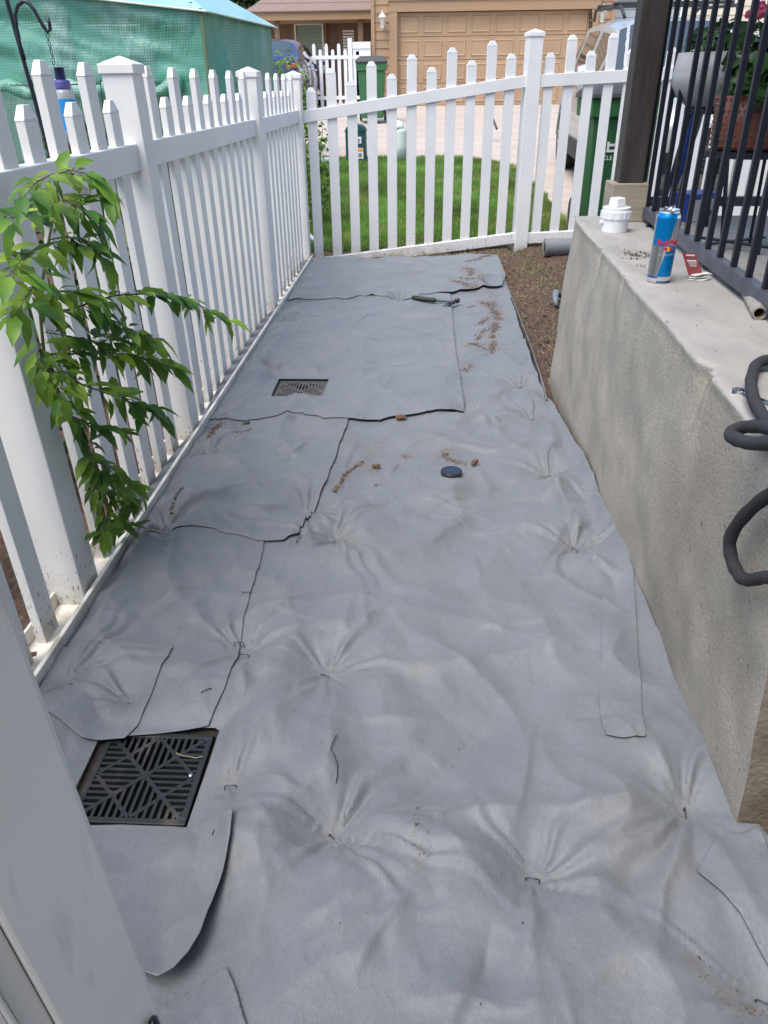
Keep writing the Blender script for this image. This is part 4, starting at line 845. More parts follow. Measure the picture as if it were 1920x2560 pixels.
m=MB(); m.tube([Pz(1886,926,SZ+.004),Pz(2010,928,SZ+.004)],.002,6); tag(m.build('black_wire',ironm),'thin black wire passing behind the upper cord','wire')
# ------------------------------------------------------------------ things on the porch
terr=mat('terracotta',(.16,.055,.035),.4,(.11,.04,.028),20); greyp=mat('grey_planter',(.33,.33,.33),.5,(.26,.26,.26),8)
# terracotta planter: rim px y 238, bottom 370, x 1762..>1920
yt=2.75
cT=Py(1885,300,yt); rT=.125; zb=Py(1850,372,yt).z; zt=Py(1850,238,yt).z
e=empty('terracotta_planter',(cT.x,yt,zb),'embossed red brown planter with geranium on a black stand','planter')
m=MB(); hT=zt-zb; m.lathe([(rT*.90,0),(rT*.93,.01),(rT*.97,hT*.5),(rT,hT),(rT*.93,hT),(rT*.9,hT*.85),(0,hT*.85)],(cT.x,yt,zb),48); m.build('pot',terr,e,smooth=True)
m=MB(); rr2=random.Random(3)
for i in range(9):
    for k in range(46):
        a=2*math.pi*(k+(i%2)*.5)/46; z=zb+.012+hT*.93*(i/8.6); q=Vector((math.cos(a),math.sin(a),0)); R0=rT*(.93+.07*(z-zb)/hT)
        if (k+i*2)%5==0: continue
        c=Vector((cT.x,yt,z))+q*(R0+.0005); m.tube([c,c+q*.0025],[.0045,.0028],6)
m.build('embossing',terr,e)
def leafblob(name,par,c,rad,n,size,m,seed,squash=1,tonef=None,droop=0):
    r=np.random.RandomState(seed); v=[];f=[];tn=[]
    for k in range(n):
        d_=r.randn(3); d_/=np.linalg.norm(d_); p=np.array(c)+d_*np.array([rad,rad,rad*squash])*r.rand()**.4; nrm=Vector(d_*.6+np.array([0,0,.5])+r.randn(3)*.4).normalized(); up_=nrm.orthogonal().normalized(); up_=Matrix.Rotation(r.rand()*6.28,3,nrm)@up_; bi=nrm.cross(up_); s=size*r.uniform(.6,1.3); b=len(v)
        for a in range(7):
            t=2*math.pi*a/7; q=Vector(p)+(up_*math.cos(t)+bi*math.sin(t))*s*(1 if a else .5)+nrm*(-.25*s*(math.cos(t*2))); v.append(tuple(q))
        v.append(tuple(Vector(p)-nrm*.15*s)); f+=[(b+a,b+(a+1)%7,b+7) for a in range(7)]; t=r.uniform(.6,1.3); tn+=[[t,t,t]]*8
    return np_mesh(name,np.array(v),np.array(f),m,par,smooth=True,attr={'tone':np.array(tn)})
leafblob('foliage',e,(cT.x,yt,zt+.07),.13,150,.028,geranium,3,.8)
leafblob('foliage',e,(cT.x-.06,yt-.10,zt-.0),.04,12,.035,geranium,4,1.2)
m=MB(); s0=Vector((cT.x,yt,zt)); hd=Py(1895,30,yt)
m.tube([s0,s0.lerp(hd,.5)+Vector((.01,0,0)),hd],.002,6); m.build('flower_stalk',stemm,e)
leafblob('flower_head',e,tuple(hd),.028,60,.011,pinkm,9,.8)
# black stand
e=empty('plant_stand',(cT.x,yt,SZ),'black metal folding stand holding the red brown planter','plant stand')
m=MB(); m.lathe([(rT*1.08,-.022),(rT*1.12,-.02),(rT*1.12,-.004),(rT*.5,-.002)],(cT.x,yt,zb),40); m.build('stand_top',ironm,e,smooth=False)
for k in range(4):
    a=.6+k*math.pi/2; m=MB(); m.tube([(cT.x+rT*.8*math.cos(a),yt+rT*.8*math.sin(a),zb-.02),(cT.x+rT*.95*math.cos(a),yt+rT*.95*math.sin(a),SZ)],.006,8); m.build('leg',ironm,e)
m=MB()
for k in range(2):
    a=.6+k*math.pi/2; m.tube([(cT.x+rT*1.6*math.cos(a),yt+rT*1.6*math.sin(a),SZ+.02),(cT.x-rT*1.6*math.cos(a),yt-rT*1.6*math.sin(a),SZ+.03)],.005,8)
m.build('cross_brace',ironm,e)
# grey planter further back: x 1710.. , y 130..270
yg=3.12; cG=Py(1790,200,yg); zb=Py(1790,268,yg).z; zt=Py(1790,131,yg).z; rG=.15
e=empty('grey_planter',(cG.x,yg,zb),'rounded grey planter full of leaves behind the railing','planter')
hG=zt-zb; m=MB(); m.lathe([(rG*.55,0),(rG*.82,hG*.18),(rG*.98,hG*.42),(rG*1.0,hG*.62),(rG*.99,hG*.64),(rG*.99,hG*.66),(rG*.93,hG),(rG*.86,hG),(rG*.86,hG*.9),(0,hG*.88)],(cG.x,yg,zb),48); m.build('pot',greyp,e,smooth=True)
leafblob('foliage',e,(cG.x+.02,yg,zt+.03),.15,150,.022,geranium,13,.45)
m=MB()
for k in range(4):
    a=.78+k*math.pi/2; m.tube([(cG.x+rG*.5*math.cos(a),yg+rG*.5*math.sin(a),zb-.001),(cG.x+rG*.9*math.cos(a),yg+rG*.9*math.sin(a),SZ)],.008,8)
m.lathe([(rG*.6,-.02),(rG*.6,-.001)],(cG.x,yg,zb),24); e2=empty('plant_stand',(cG.x,yg,SZ),'black stand under the rounded grey planter','plant stand'); m.build('stand_frame',ironm,e2)
# blue folded umbrella leaning
a=Py(1742,275,3.25); b=Py(1690,450,3.25); e=empty('folded_umbrella',tuple(b),'blue rolled umbrella leaning behind the railing','umbrella')
dd=(b-a); m=MB(); m.tube([a,a+dd*.25,a+dd*.6,b,b+dd*.4],[.028,.030,.024,.014,.006],10); m.build('canopy',mat('blue_cloth',(.008,.03,.14),.6,(.012,.06,.30),6,stretch=(1,1,3)),e,smooth=True)
m=MB(); m.tube([a,a-dd*.15],.008,8); m.build('tip',ironm,e)
# cardboard box
c1_=Pz(1722,557,SZ); c2_=Pz(1790,549,SZ); bh=.105; e=empty('cardboard_box',(c1_.x,c1_.y,SZ),'small white and blue cardboard box on the slab behind the railing','box')
d=(c2_-c1_); d.z=0; L=d.length; d.normalize(); MBx=Matrix.Translation((c1_.x,c1_.y,SZ))@Matrix.Rotation(math.atan2(d.y,d.x),4,'Z')
m=MB(); m.box((0,0,0.001),(L,.12,bh),MBx); m.build('carton',mat('box_white',(.6,.58,.54),.6),e,bevel=.001)
bb=mat('box_blue',(.02,.06,.30),.5); m=MB(); m.box((-.001,-.001,.085),(L+.001,.121,bh+.001),MBx); m.box((-.0012,-.0012,.001),(.012,.1212,.085),MBx); m.build('printed_bands',bb,e)
m=MB()
for k in range(8): m.box((L-.045+k*.005,-.0016,.02),(L-.0425+k*.005,-.001,.042),MBx)
m.build('bar_code',darkpit,e)
# ================================================================== beyond the fence
def gnd(x,y): return float(gz(x,y))
# ---- greenhouse
meshm=bpy.data.materials.new('green_mesh'); meshm.use_nodes=True; n=meshm.node_tree; L=n.links; b=n.nodes['Principled BSDF']; out=n.nodes['Material Output']
px_=pos_s(n,L,'X'); py_=pos_s(n,L,'Y'); pz_=pos_s(n,L,'Z'); h_=mth(n,L,'ADD',px_,mth(n,L,'MULTIPLY',py_,.8))
def lines(c,pitch,wd): 
    k=mth(n,L,'FRACT',mth(n,L,'DIVIDE',c,pitch)); return mth(n,L,'LESS_THAN',k,wd)
warp=noise_s(n,L,1.5,(1,1,1),3,.2,.8); hz=mth(n,L,'ADD',pz_,mth(n,L,'MULTIPLY',warp,.03)); hx=mth(n,L,'ADD',h_,mth(n,L,'MULTIPLY',warp,.05))
g_=mth(n,L,'MAXIMUM',lines(hx,.021,.42),lines(hz,.021,.42))
cr=noise_s(n,L,2.6,(1.3,1.3,.45),8,.42,.64)
x1=n.nodes.new('ShaderNodeMix'); x1.data_type='RGBA'; x1.inputs[6].default_value=(.27,.62,.49,1); x1.inputs[7].default_value=(.72,.90,.84,1); L.new(cr,x1.inputs[0])  # pale streaks: sheen on the mesh wrinkles mixed into the colour
x2=n.nodes.new('ShaderNodeMix'); x2.data_type='RGBA'; x2.inputs[7].default_value=(.06,.30,.20,1); L.new(x1.outputs[2],x2.inputs[6]); L.new(mth(n,L,'MULTIPLY',g_,.7),x2.inputs[0])
L.new(x2.outputs[2],b.inputs['Base Color']); b.inputs['Roughness'].default_value=.35
bp=n.nodes.new('ShaderNodeBump'); bp.inputs['Distance'].default_value=.03; L.new(cr,bp.inputs['Height']); L.new(bp.outputs[0],b.inputs['Normal'])
tr=n.nodes.new('ShaderNodeBsdfTransparent'); tl=n.nodes.new('ShaderNodeBsdfTranslucent'); L.new(x2.outputs[2],tl.inputs[0]); s1=n.nodes.new('ShaderNodeMixShader'); s1.inputs[0].default_value=.4
L.new(b.outputs[0],s1.inputs[1]); L.new(tl.outputs[0],s1.inputs[2]); s2=n.nodes.new('ShaderNodeMixShader'); L.new(s1.outputs[0],s2.inputs[1]); L.new(tr.outputs[0],s2.inputs[2])
L.new(mth(n,L,'MULTIPLY',mth(n,L,'SUBTRACT',1,g_),.22),s2.inputs[0]); L.new(s2.outputs[0],out.inputs[0])
tealm=mat('teal_roof_sheet',(.32,.56,.58),.3,(.24,.46,.48),3,bump=.006,bscale=9)
C_=Vector((-1.86,7.35,0)); F_=Vector((-1.63,9.25,0)); NL=Vector((-5.2,7.35+.36,0)); e=empty('greenhouse',(-2.6,8,0),'green mesh walk in greenhouse with pale teal roof behind the left fence','greenhouse')
def wallgrid(name,A,B,z0a,z0b,z1a,z1b,m,par,amp=.03,nx=60,nz=34,seed=0,out=Vector((0,-1,0))):
    v=[]
    for j in range(nz+1):
        for i in range(nx+1):
            u=i/nx;w_=j/nz; p=A.lerp(B,u); z=(z0a+(z0b-z0a)*u)*(1-w_)+(z1a+(z1b-z1a)*u)*w_
            d=amp*mn.noise(Vector((u*6,w_*4,seed)))+amp*.5*mn.noise(Vector((u*17+w_*9,w_*5,seed+3))); d*=min(1,6*min(u,1-u,w_,1-w_)+.1); p=p+out*d; v.append((p.x,p.y,z))
    ii=np.arange((nx+1)*(nz+1)).reshape(nz+1,nx+1); f=np.stack([ii[:-1,:-1],ii[:-1,1:],ii[1:,1:],ii[1:,:-1]],-1).reshape(-1,4)
    return np_mesh(name,np.array(v),f,m,par,smooth=True)
ez=1.80
D0=C_+(NL-C_)*.09
wallgrid('mesh_wall',NL,C_,1.30,1.28,ez+.38,ez,meshm,e,.05,70,20,1)
wallgrid('mesh_wall',D0,C_,0,0,1.29,1.28,meshm,e,.03,10,20,2)
wallgrid('mesh_wall',C_,F_,0,0,ez,ez-.02,meshm,e,.06,40,30,3,Vector((1,0,0)))
B1=F_+(NL-C_); wallgrid('mesh_wall',B1,F_,0,0,ez,ez,meshm,e,.04,50,20,4); wallgrid('mesh_wall',NL,B1,0,0,ez,ez,meshm,e,.04,30,20,5)
R0=C_.lerp(F_,.5)+(NL-C_)*.32; R1=C_.lerp(F_,.5)+(NL-C_)*.8
def roofpt(p,z): return (p.x,p.y,z)
rb=ez+.62
m=MB(); o_=Vector((.05,0,0))
m.add([roofpt(C_+Vector((.05,-.05,0)),ez-.02),roofpt(F_+Vector((.06,.05,0)),ez-.03),roofpt(R0,rb)],[(0,1,2)])
m.add([roofpt(C_+Vector((.05,-.05,0)),ez-.02),roofpt(NL+Vector((0,-.05,0)),ez+.36),roofpt(R1,rb),roofpt(R0,rb)],[(0,1,2,3)])
m.add([roofpt(F_+Vector((.05,.05,0)),ez-.03),roofpt(B1,ez+.1),roofpt(R1,rb),roofpt(R0,rb)],[(0,1,2,3)])
o=m.build('roof_sheet',tealm,e); o.modifiers.new('solid','SOLIDIFY').thickness=.004
hemm=mat('pale_hem',(.62,.66,.56),.6)
m=MB(); m.tube([roofpt(C_+Vector((.055,-.055,0)),ez-.025),roofpt(F_+Vector((.065,.05,0)),ez-.035)],.008,6); m.tube([roofpt(C_+Vector((.055,-.055,0)),ez-.025),roofpt(NL+Vector((0,-.055,0)),ez+.355)],.008,6); m.build('roof_hem',hemm,e)
m=MB(); m.box((C_.x-.012,C_.y-.03,0),(C_.x+.012,C_.y-.008,ez)); m.build('corner_seam',mat('seam_green',(.12,.17,.09),.7),e)
fr=mat('frame_dark',(.02,.10,.07),.6)
m=MB(); u=(NL-C_)
def fp(t,z,off=.07): p=C_+u*t; return (p.x,p.y+off,z)
zz=[(.05,1.62),(.24,1.78),(.44,1.64),(.62,1.86),(.8,1.7),(.98,1.9)]
for (a,za),(b_,zb_) in zip(zz[:-1],zz[1:]): m.tube([fp(a,za),fp(b_,zb_)],.018,6)
for (a,za),(b_,zb_) in zip([(.05,1.80),(.26,1.60),(.44,1.84),(.62,1.62),(.8,1.9)][:-1],[(.05,1.80),(.26,1.60),(.44,1.84),(.62,1.62),(.8,1.9)][1:]): m.tube([fp(a,za),fp(b_,zb_)],.016,6)
for t in (.03,.97): m.tube([fp(t,0),fp(t,1.85)],.02,6)
m.tube([(F_.x-.06,F_.y-.05,0),(F_.x-.06,F_.y-.05,1.8)],.02,6); m.build('frame',fr,e)
pts=[]; rl=MB()
for k in range(40):
    t=.07+.93*k/39; p=C_+u*t; pts.append((p.x,p.y-.05,1.27-.07*math.sin(k*.45)**2+.01*math.sin(k*2)))
rl.tube(pts,[.055+.012*math.sin(k*1.7) for k in range(40)],10); rl.build('rolled_door',meshm,e,smooth=True)
# plants and pots in the greenhouse and in the bed behind the fence
darkleaf=foliage('garden_leaf',(.035,.09,.025),(.06,.13,.03),.2)
def shrub(name,loc,rad,n,size,m,label,cat,group,seed,sq=1.2,stem=True):
    e_=empty(name,loc,label,cat,group); leafblob('foliage',e_,(loc[0],loc[1],loc[2]+rad*sq),rad,n,size,m,seed,sq)
    if stem:
        k=MB()
        for a in range(5): k.tube([(loc[0],loc[1],loc[2]-.02),(loc[0]+rad*.3*math.cos(a*1.3),loc[1]+rad*.3*math.sin(a*1.3),loc[2]+rad*sq*.8),(loc[0]+rad*.6*math.cos(a*1.3),loc[1]+rad*.6*math.sin(a*1.3),loc[2]+rad*sq*1.5)],[.01,.007,.003],5)
        k.build('stem',stemm,e_)
    return e_
gl=[(-1.5,1.5,.3,'dark low shrub behind the fence nearest the camera'),(-1.45,2.3,.33,'dark shrub behind the fence at the sapling'),(-1.6,3.2,.34,'dark shrub behind the fence below the bird feeder'),(-1.5,4.1,.30,'dark shrub behind the fence between the first two far posts'),(-1.55,5.2,.32,'dark shrub behind the fence near its far corner')]
for k,(x,y,r,l) in enumerate(gl): shrub('garden_shrub',(x,y,0),r,420,.03,darkleaf,l,'shrub','dark shrubs in the bed behind the left fence',30+k,1.15)
for k,(x,y,l) in enumerate([(-2.7,8.2,'green plant inside the greenhouse seen under the rolled door'),(-3.6,8.3,'leftmost green plant inside the greenhouse')]): shrub('greenhouse_plant',(x,y,0),.45,260,.045,leafm,l,'plant','plants inside the greenhouse',50+k,1.2)
# ---- shepherd hook and feeder
yh=3.0; e=empty('shepherd_hook',(Py(127,395,yh).x,yh,0),'tall black shepherd hook standing behind the left fence','hook')
a=Py(17,0,yh); b_=Py(127,395,yh); up=(a-b_).normalized()
m=MB(); m.tube([b_-up*1.1,b_,a,a+up*.35],.0075,8); m.build('pole',ironm,e,smooth=True)
m=MB(); m.tube([Py(x,y,yh-.01) for x,y in ((62,150),(50,110),(42,70),(38,38),(44,14),(57,3),(70,6),(85,24),(98,48),(110,68),(119,79),(125,74),(124,60),(118,44))],.0062,8); m.build('arm',ironm,e,smooth=True)
e=empty('bird_feeder',tuple(Py(168,260,yh)),'clear jar bird feeder with purple lid and blue label hanging from the hook','bird feeder')
ch=[Py(118,80,yh),Py(121,100,yh),Py(126,120,yh),Py(131,140,yh),Py(135,166,yh)]
m=MB()
for i in range(4):
    a,b_=ch[i],ch[i+1]; d=(b_-a); s_=Vector((.004*(-1)**i,0,0)); m.tube([a,a+d*.3+s_,a+d*.7+s_,b_],.0013,5); m.tube([a,a+d*.3-s_,a+d*.7-s_,b_],.0013,5)
m.build('chain',ironm,e)
t0=Py(146,166,yh); ax=(Py(178,330,yh)-t0); Lx=ax.length; q=Vector((0,0,1)).rotation_difference(-ax.normalized()).to_matrix().to_4x4(); MJ=Matrix.Translation(t0)@q@Matrix.Scale(.80,4)
dk=mat('feeder_blue',(.01,.01,.09),.4); pur=mat('feeder_purple',(.10,.09,.30),.4)
m=MB(); m.lathe([(.045,-.004),(.046,0),(.0,.001)],n=24,M=MJ,close=False); m.lathe([(.0,-.003),(.045,-.004)],n=24,M=MJ,close=False); m.build('top_disc',mat('feeder_white',(.5,.65,.7),.5),e)
m=MB(); m.lathe([(.022,-.05),(.021,-.004)],n=20,M=MJ); m.build('neck',dk,e)
m=MB(); m.lathe([(.034,-.088),(.036,-.082),(.036,-.06),(.033,-.052),(.02,-.05)],n=28,M=MJ); m.build('lid',pur,e,smooth=False)
m=MB(); m.lathe([(.035,-.30),(.043,-.295),(.045,-.12),(.04,-.10),(.034,-.088)],n=28,M=MJ); m.build('jar',mat('jar_plastic',(.62,.66,.66),.12,trans=.55),e,smooth=True)
m=MB(); N=20; MJr=MJ
v=[MJ@Vector((.0458*math.cos(a),.0458*math.sin(a),z)) for z in (-.245,-.125) for a in [math.pi*1.15+math.pi*1.0*k/N for k in range(N+1)]]
m.add(v,[(k,k+1,k+1+N+1,k+N+1) for k in range(N)]); m.build('label_band',mat('feeder_label',(.01,.25,.62),.5),e)
m=MB(); m.lathe([(.05,-.345),(.05,-.305),(.046,-.30)],n=24,M=MJ); m.build('base',mat('feeder_base',(.05,.035,.03),.6),e)
# wire cage
e=empty('wire_cage',tuple(Py(90,300,4.0)),'thin wire plant cage between the fence and the greenhouse','plant cage'); m=MB(); c=Py(150,260,4.0)
for z,r in ((c.z+.08,.20),(c.z-.12,.17)): m.tube([(c.x+r*math.cos(t*6.283/20),4.0+r*math.sin(t*6.283/20),z) for t in range(21)],.0022,5)
for a in (.4,2.5,4.6): m.tube([(c.x+.20*math.cos(a),4+.20*math.sin(a),c.z+.10),(c.x+.12*math.cos(a),4+.12*math.sin(a),0)],.0022,5)
m.build('wire',ironm,e)
# ---- siding helper
def siding(m_,x0,x1,y,z0,z1,pitch=.18,holes=()):
    z=z0
    while z<z1:
        zt=min(z+pitch,z1); segs=[(x0,x1)]
        for hx0,hx1,hz0,hz1 in holes:
            if zt>hz0+.001 and z<hz1-.001:
                ns=[]
                for a,b in segs:
                    if hx0>a: ns.append((a,min(hx0,b)))
                    if hx1<b: ns.append((max(hx1,a),b))
                segs=[q for q in ns if q[1]-q[0]>.01]
        for a,b in segs: m_.add([(a,y-.022,z),(b,y-.022,z),(b,y+.05,z),(a,y+.05,z),(a,y-.004,zt),(b,y-.004,zt),(b,y+.05,zt),(a,y+.05,zt)],[(3,2,1,0),(4,5,6,7),(0,1,5,4),(1,2,6,5),(2,3,7,6),(3,0,4,7)])
        z=zt
# ---- garage house
e=empty('garage_house',(1.6,22,.73),'tan house with a wide panelled garage door and lap siding','house')
GX0,GX1,GZ=-.74,3.98,.735
m=MB(); siding(m,-1.30,4.45,22.1,GZ,5.2,.182,[(GX0-.2,GX1+.2,GZ,2.98)]); m.build('siding',tan,e)
m=MB()
for a,b in ((-1.385,-1.30),(4.45,4.55)): m.box((a,22.03,GZ),(b,22.2,5.2))
for a,b in ((GX0-.2,GX0),(GX1,GX1+.2)): m.box((a,22.02,GZ),(b,22.16,2.75))
m.box((GX0-.2,22.02,2.76),(GX1+.2,22.16,2.98)); m.box((GX0-.22,21.99,2.985),(GX1+.22,22.13,3.02)); m.build('trim',mat('tan_trim',(.34,.22,.13),.7),e)
m=MB(); m.box((-1.38,22.21,GZ-.1),(4.54,30,5.2)); m.build('side_walls',tan,e)
m=MB(); m.box((GX0-.3,21.9,GZ-.1),(GX1+.3,22.3,GZ-.005)); m.build('threshold',mat('pale_kerb',(.6,.55,.48),.8),e)
m=MB(); dh=(2.75-GZ)/4; cw=(GX1-GX0)/8
for r in range(4):
    m.box((GX0,22.17,GZ+r*dh+.006),(GX1,22.22,GZ+(r+1)*dh-.006))
door=m.build('garage_door',doorm,e)
m=MB()
for r in range(4):
    for c in range(8):
        x0=GX0+c*cw+.06; x1=x0+cw-.12; z0=GZ+r*dh+.075; z1=GZ+(r+1)*dh-.075
        for t,d_ in ((.0,.016),(.035,.0)): pass
        m.add([(x0,22.169,z0),(x1,22.169,z0),(x1,22.169,z1),(x0,22.169,z1),(x0+.02,22.150,z0+.02),(x1-.02,22.150,z0+.02),(x1-.02,22.150,z1-.02),(x0+.02,22.150,z1-.02),(x0+.045,22.162,z0+.045),(x1-.045,22.162,z0+.045),(x1-.045,22.162,z1-.045),(x0+.045,22.162,z1-.045)],
              [(0,1,5,4),(1,2,6,5),(2,3,7,6),(3,0,4,7),(4,5,9,8),(5,6,10,9),(6,7,11,10),(7,4,8,11),(8,9,10,11)])
m.build('door_panels',doorm,door)
m=MB(); m.box((1.5,22.14,GZ+.12),(1.72,22.168,GZ+.15)); m.build('door_handle',tandark,door)
for k,chx in enumerate("808"):
    q=Py(1220+.42194*608,.42194*(90+32*k),22.0); txt('house_number',chx,.20,darkpit,e,Matrix.Translation((q.x,22.012,q.z))@Matrix.Rotation(math.pi/2,4,'X'),.004)
lw=mat('lamp_white',(.7,.68,.62),.4); lg=mat('lamp_glass',(.75,.75,.70),.1,trans=.5)
for k,(px,py,lab) in enumerate(((956,51,'white wall lantern left of the garage door'),(1507,36,'white wall lantern right of the garage door beside the number'))):
    c=Py(px,py,21.9); e=empty('wall_lantern',tuple(c),lab,'lantern','white lanterns beside the garage door')
    m=MB(); m.lathe([(.0,.21),(.012,.20),(.02,.15),(.06,.13),(.085,.07),(.09,.06)],c,16); m.build('hood',lw,e)
    m=MB(); m.lathe([(.045,-.14),(.075,.05)],c,8); m.build('glass',lg,e)
    m=MB(); m.lathe([(.01,-.2),(.02,-.16),(.05,-.15),(.05,-.135)],c,12); m.box((c.x-.03,21.93,c.z-.12),(c.x+.03,22.08,c.z-.06)); m.build('bracket',lw,e)
# ---- brown house on the left
hb=mat('brown_siding',(.20,.13,.085),.8,(.17,.11,.07),2); shing=mat('shingles',(.27,.20,.17),.95,(.18,.13,.115),18,stretch=(1,2,2))
e=empty('porch_house',(-3.5,26,.75),'brown house with a shingled hip roof and small front porch','house')
m=MB(); siding(m,-5.0,-1.45,26.5,.75,3.2,.18); m.build('siding',hb,e)
m=MB(); m.box((-5.3,24.85,2.80),(-1.40,24.95,2.99)); m.box((-5.3,24.96,2.80),(-1.40,26.47,2.83)); m.build('fascia',mat('ochre_fascia',(.34,.22,.12),.7),e)
m=MB(); rows=12
for i in range(rows):
    t0,t1=i/rows,(i+1)/rows; y0,y1=24.8+4.2*t0,24.8+4.2*t1; z0,z1=3.0+2.5*t0,3.0+2.5*t1; xl0,xl1=-5.1+3.4*t0,-5.1+3.4*t1
    m.add([(xl0,y0,z0+.018),(-1.40,y0,z0+.018),(-1.40,y1,z1),(xl1,y1,z1),(xl0,y0,z0-.01),(-1.40,y0,z0-.01)],[(0,1,2,3),(4,5,1,0)])
m.add([(-5.1,24.8,3.0),(-1.7,29,5.5),(-5.1,33,3.0)],[(0,1,2)]); m.build('roof',shing,e)
m=MB(); m.box((-4.30,24.98,.75),(-4.16,25.12,2.79)); m.build('porch_column',hb,e); m=MB(); m.box((-1.94,24.98,.75),(-1.80,25.12,2.79)); m.build('porch_column',hb,e)
wx0,wx1,wz0,wz1=-3.95,-3.08,1.5,2.82
m=MB()
for a in ((wx0-.1,wz0-.1,wx1+.1,wz0),(wx0-.1,wz1,wx1+.1,wz1+.1),(wx0-.1,wz0,wx0,wz1),(wx1,wz0,wx1+.1,wz1)): m.box((a[0],26.40,a[1]),(a[2],26.5,a[3]))
wf=m.build('window_trim',tandark,e); m=MB(); t=.045
for a in ((wx0,wz0,wx1,wz0+t),(wx0,wz1-t,wx1,wz1),(wx0,wz0+t,wx0+t,wz1-t),(wx1-t,wz0+t,wx1,wz1-t)): m.box((a[0],26.38,a[1]),(a[2],26.45,a[3]))
m.build('window_frame',vinyl_far,wf); m=MB()
for k in range(24): z=wz0+.05+k*.052; m.box((wx0+t,26.43,z),(wx1-t,26.45,z+.044))
m.build('blinds',mat('green_blinds',(.26,.33,.27),.5),wf)
m=MB(); m.box((-2.62,26.40,.75),(-2.05,26.47,2.85)); dr=m.build('front_door',tandark,e); m=MB()
for k in range(14): z=1.6+k*.075; m.box((-2.50,26.37,z),(-2.17,26.395,z+.055))
m.build('door_blinds',vinyl_far,dr)
# ---- pale house on the right
e=empty('pale_house',(8,24,.75),'pale blue and cream sided house behind the parked silver car','house')
pb=mat('pale_blue_siding',(.42,.46,.48),.7,(.38,.42,.44),2); cr_=mat('cream_siding',(.60,.55,.44),.7,(.55,.50,.40),2)
m=MB(); siding(m,4.9,6.9,25.0,.75,5.5,.2); m.build('siding',pb,e); m=MB(); siding(m,6.92,16,24.6,.75,5.5,.2); m.build('siding',cr_,e)
m=MB(); m.box((4.75,24.92,.75),(4.89,25.1,5.5)); m.box((4.9,24.92,2.30),(6.9,24.97,2.46)); m.box((5.35,24.9,1.9),(6.1,24.97,2.15)); m.build('trim',vinyl_far,e)
m=MB(); m.box((5.4,24.86,1.93),(5.7,24.895,2.12)); m.box((5.76,24.86,1.93),(6.05,24.895,2.12)); m.build('window',mat('dark_glass',(.05,.06,.07),.1,spec=.8),e)
# ---- white fence beyond the sedan
e=empty('picket_fence',(-2.1,21.8,.74),'distant white picket gate and solid panel between the two tan houses','fence')
zt=2.13
for k in range(8):
    x=-2.80+.155*k; h=zt-.02 if k%2==0 else zt-.14; m=MB(); m.frus((x,21.8),(.04,.02),(.04,.02),.72,h-.05); m.frus((x,21.8),(.04,.02),(.02,.015),h-.05,h); m.build('picket',vinyl_far,e)
m=MB(); m.box((-2.86,21.77,1.78),(-1.62,21.83,1.86)); m.build('rail',vinyl_far,e); m=MB(); m.box((-2.86,21.77,.9),(-1.62,21.83,.98)); m.build('rail',vinyl_far,e)
m=MB(); m.box((-1.95,21.74,.72),(-1.85,21.86,2.22)); m.build('post',vinyl_far,e); m=MB(); m.box((-1.84,21.78,.8),(-1.39,21.82,2.1)); m.box((-1.84,21.76,2.0),(-1.39,21.84,2.14)); m.build('solid_panel',vinyl_far,e)
# ---- wheelie bins
def bin_(x,y,z,w_,h,label,letters=None,rot=0,face=1,mm=None):
    e=empty('wheelie_bin',(x,y,z),label,'bin','green wheelie bins with black lids'); M=Matrix.Translation((x,y,z))@Matrix.Rotation(rot,4,'Z')
    g=mm or greensid; m=MB(); m.frus((0,0),(w_*.40,w_*.40),(w_*.48,w_*.5),.06,h*.78,M); m.frus((0,0),(w_*.53,w_*.55),(w_*.54,w_*.56),h*.78,h*.90,M); m.frus((0,-w_*.42),(w_*.12,.03),(w_*.16,.06),h*.45,h*.78,M)
    body=m.build('bin_body',g,e,bevel=.012)
    m=MB(); m.frus((0,0),(w_*.57,w_*.60),(w_*.55,w_*.58),h*.90,h*.94,M); m.frus((0,0),(w_*.55,w_*.55),(w_*.40,w_*.40),h*.94,h,M); m.build('lid',blackpl,e,bevel=.01)
    m=MB(); m.tube([M@Vector((-w_*.4,w_*.6,h*.92)),M@Vector((w_*.4,w_*.6,h*.92))],.018,8); m.build('handle_bar',blackpl,e)
    for s in (-1,1): m=MB(); m.tube([M@Vector((s*w_*.42,w_*.40,.12)),M@Vector((s*w_*.50,w_*.40,.12))],.12,16); m.build('wheel',blackpl,e)
    if letters:
        F=M@Matrix.Translation((-.17,-w_*.478,h*.60))@Matrix.Rotation(math.pi/2-.045,4,'X'); txt('lettering',letters[0],.15,vinyl_far,body,F,.002,bold=.003)
        F=M@Matrix.Translation((-.17,-w_*.468,h*.52))@Matrix.Rotation(math.pi/2-.045,4,'X'); txt('lettering',letters[1],.05,vinyl_far,body,F,.002)
    return e
bin_((Py(1475,350,7.1).x+Py(1655,350,7.1).x)/2,7.4,.07,.60,1.17,'green bin with black lid between the picket fence and the silver car',("RE","CYCLE"),.02)
bin_(-1.08,17.2,.58,.54,1.13,'green bin with black lid at the corner of the garage house',mm=mat('green_bin_far',(.035,.13,.05),.6))
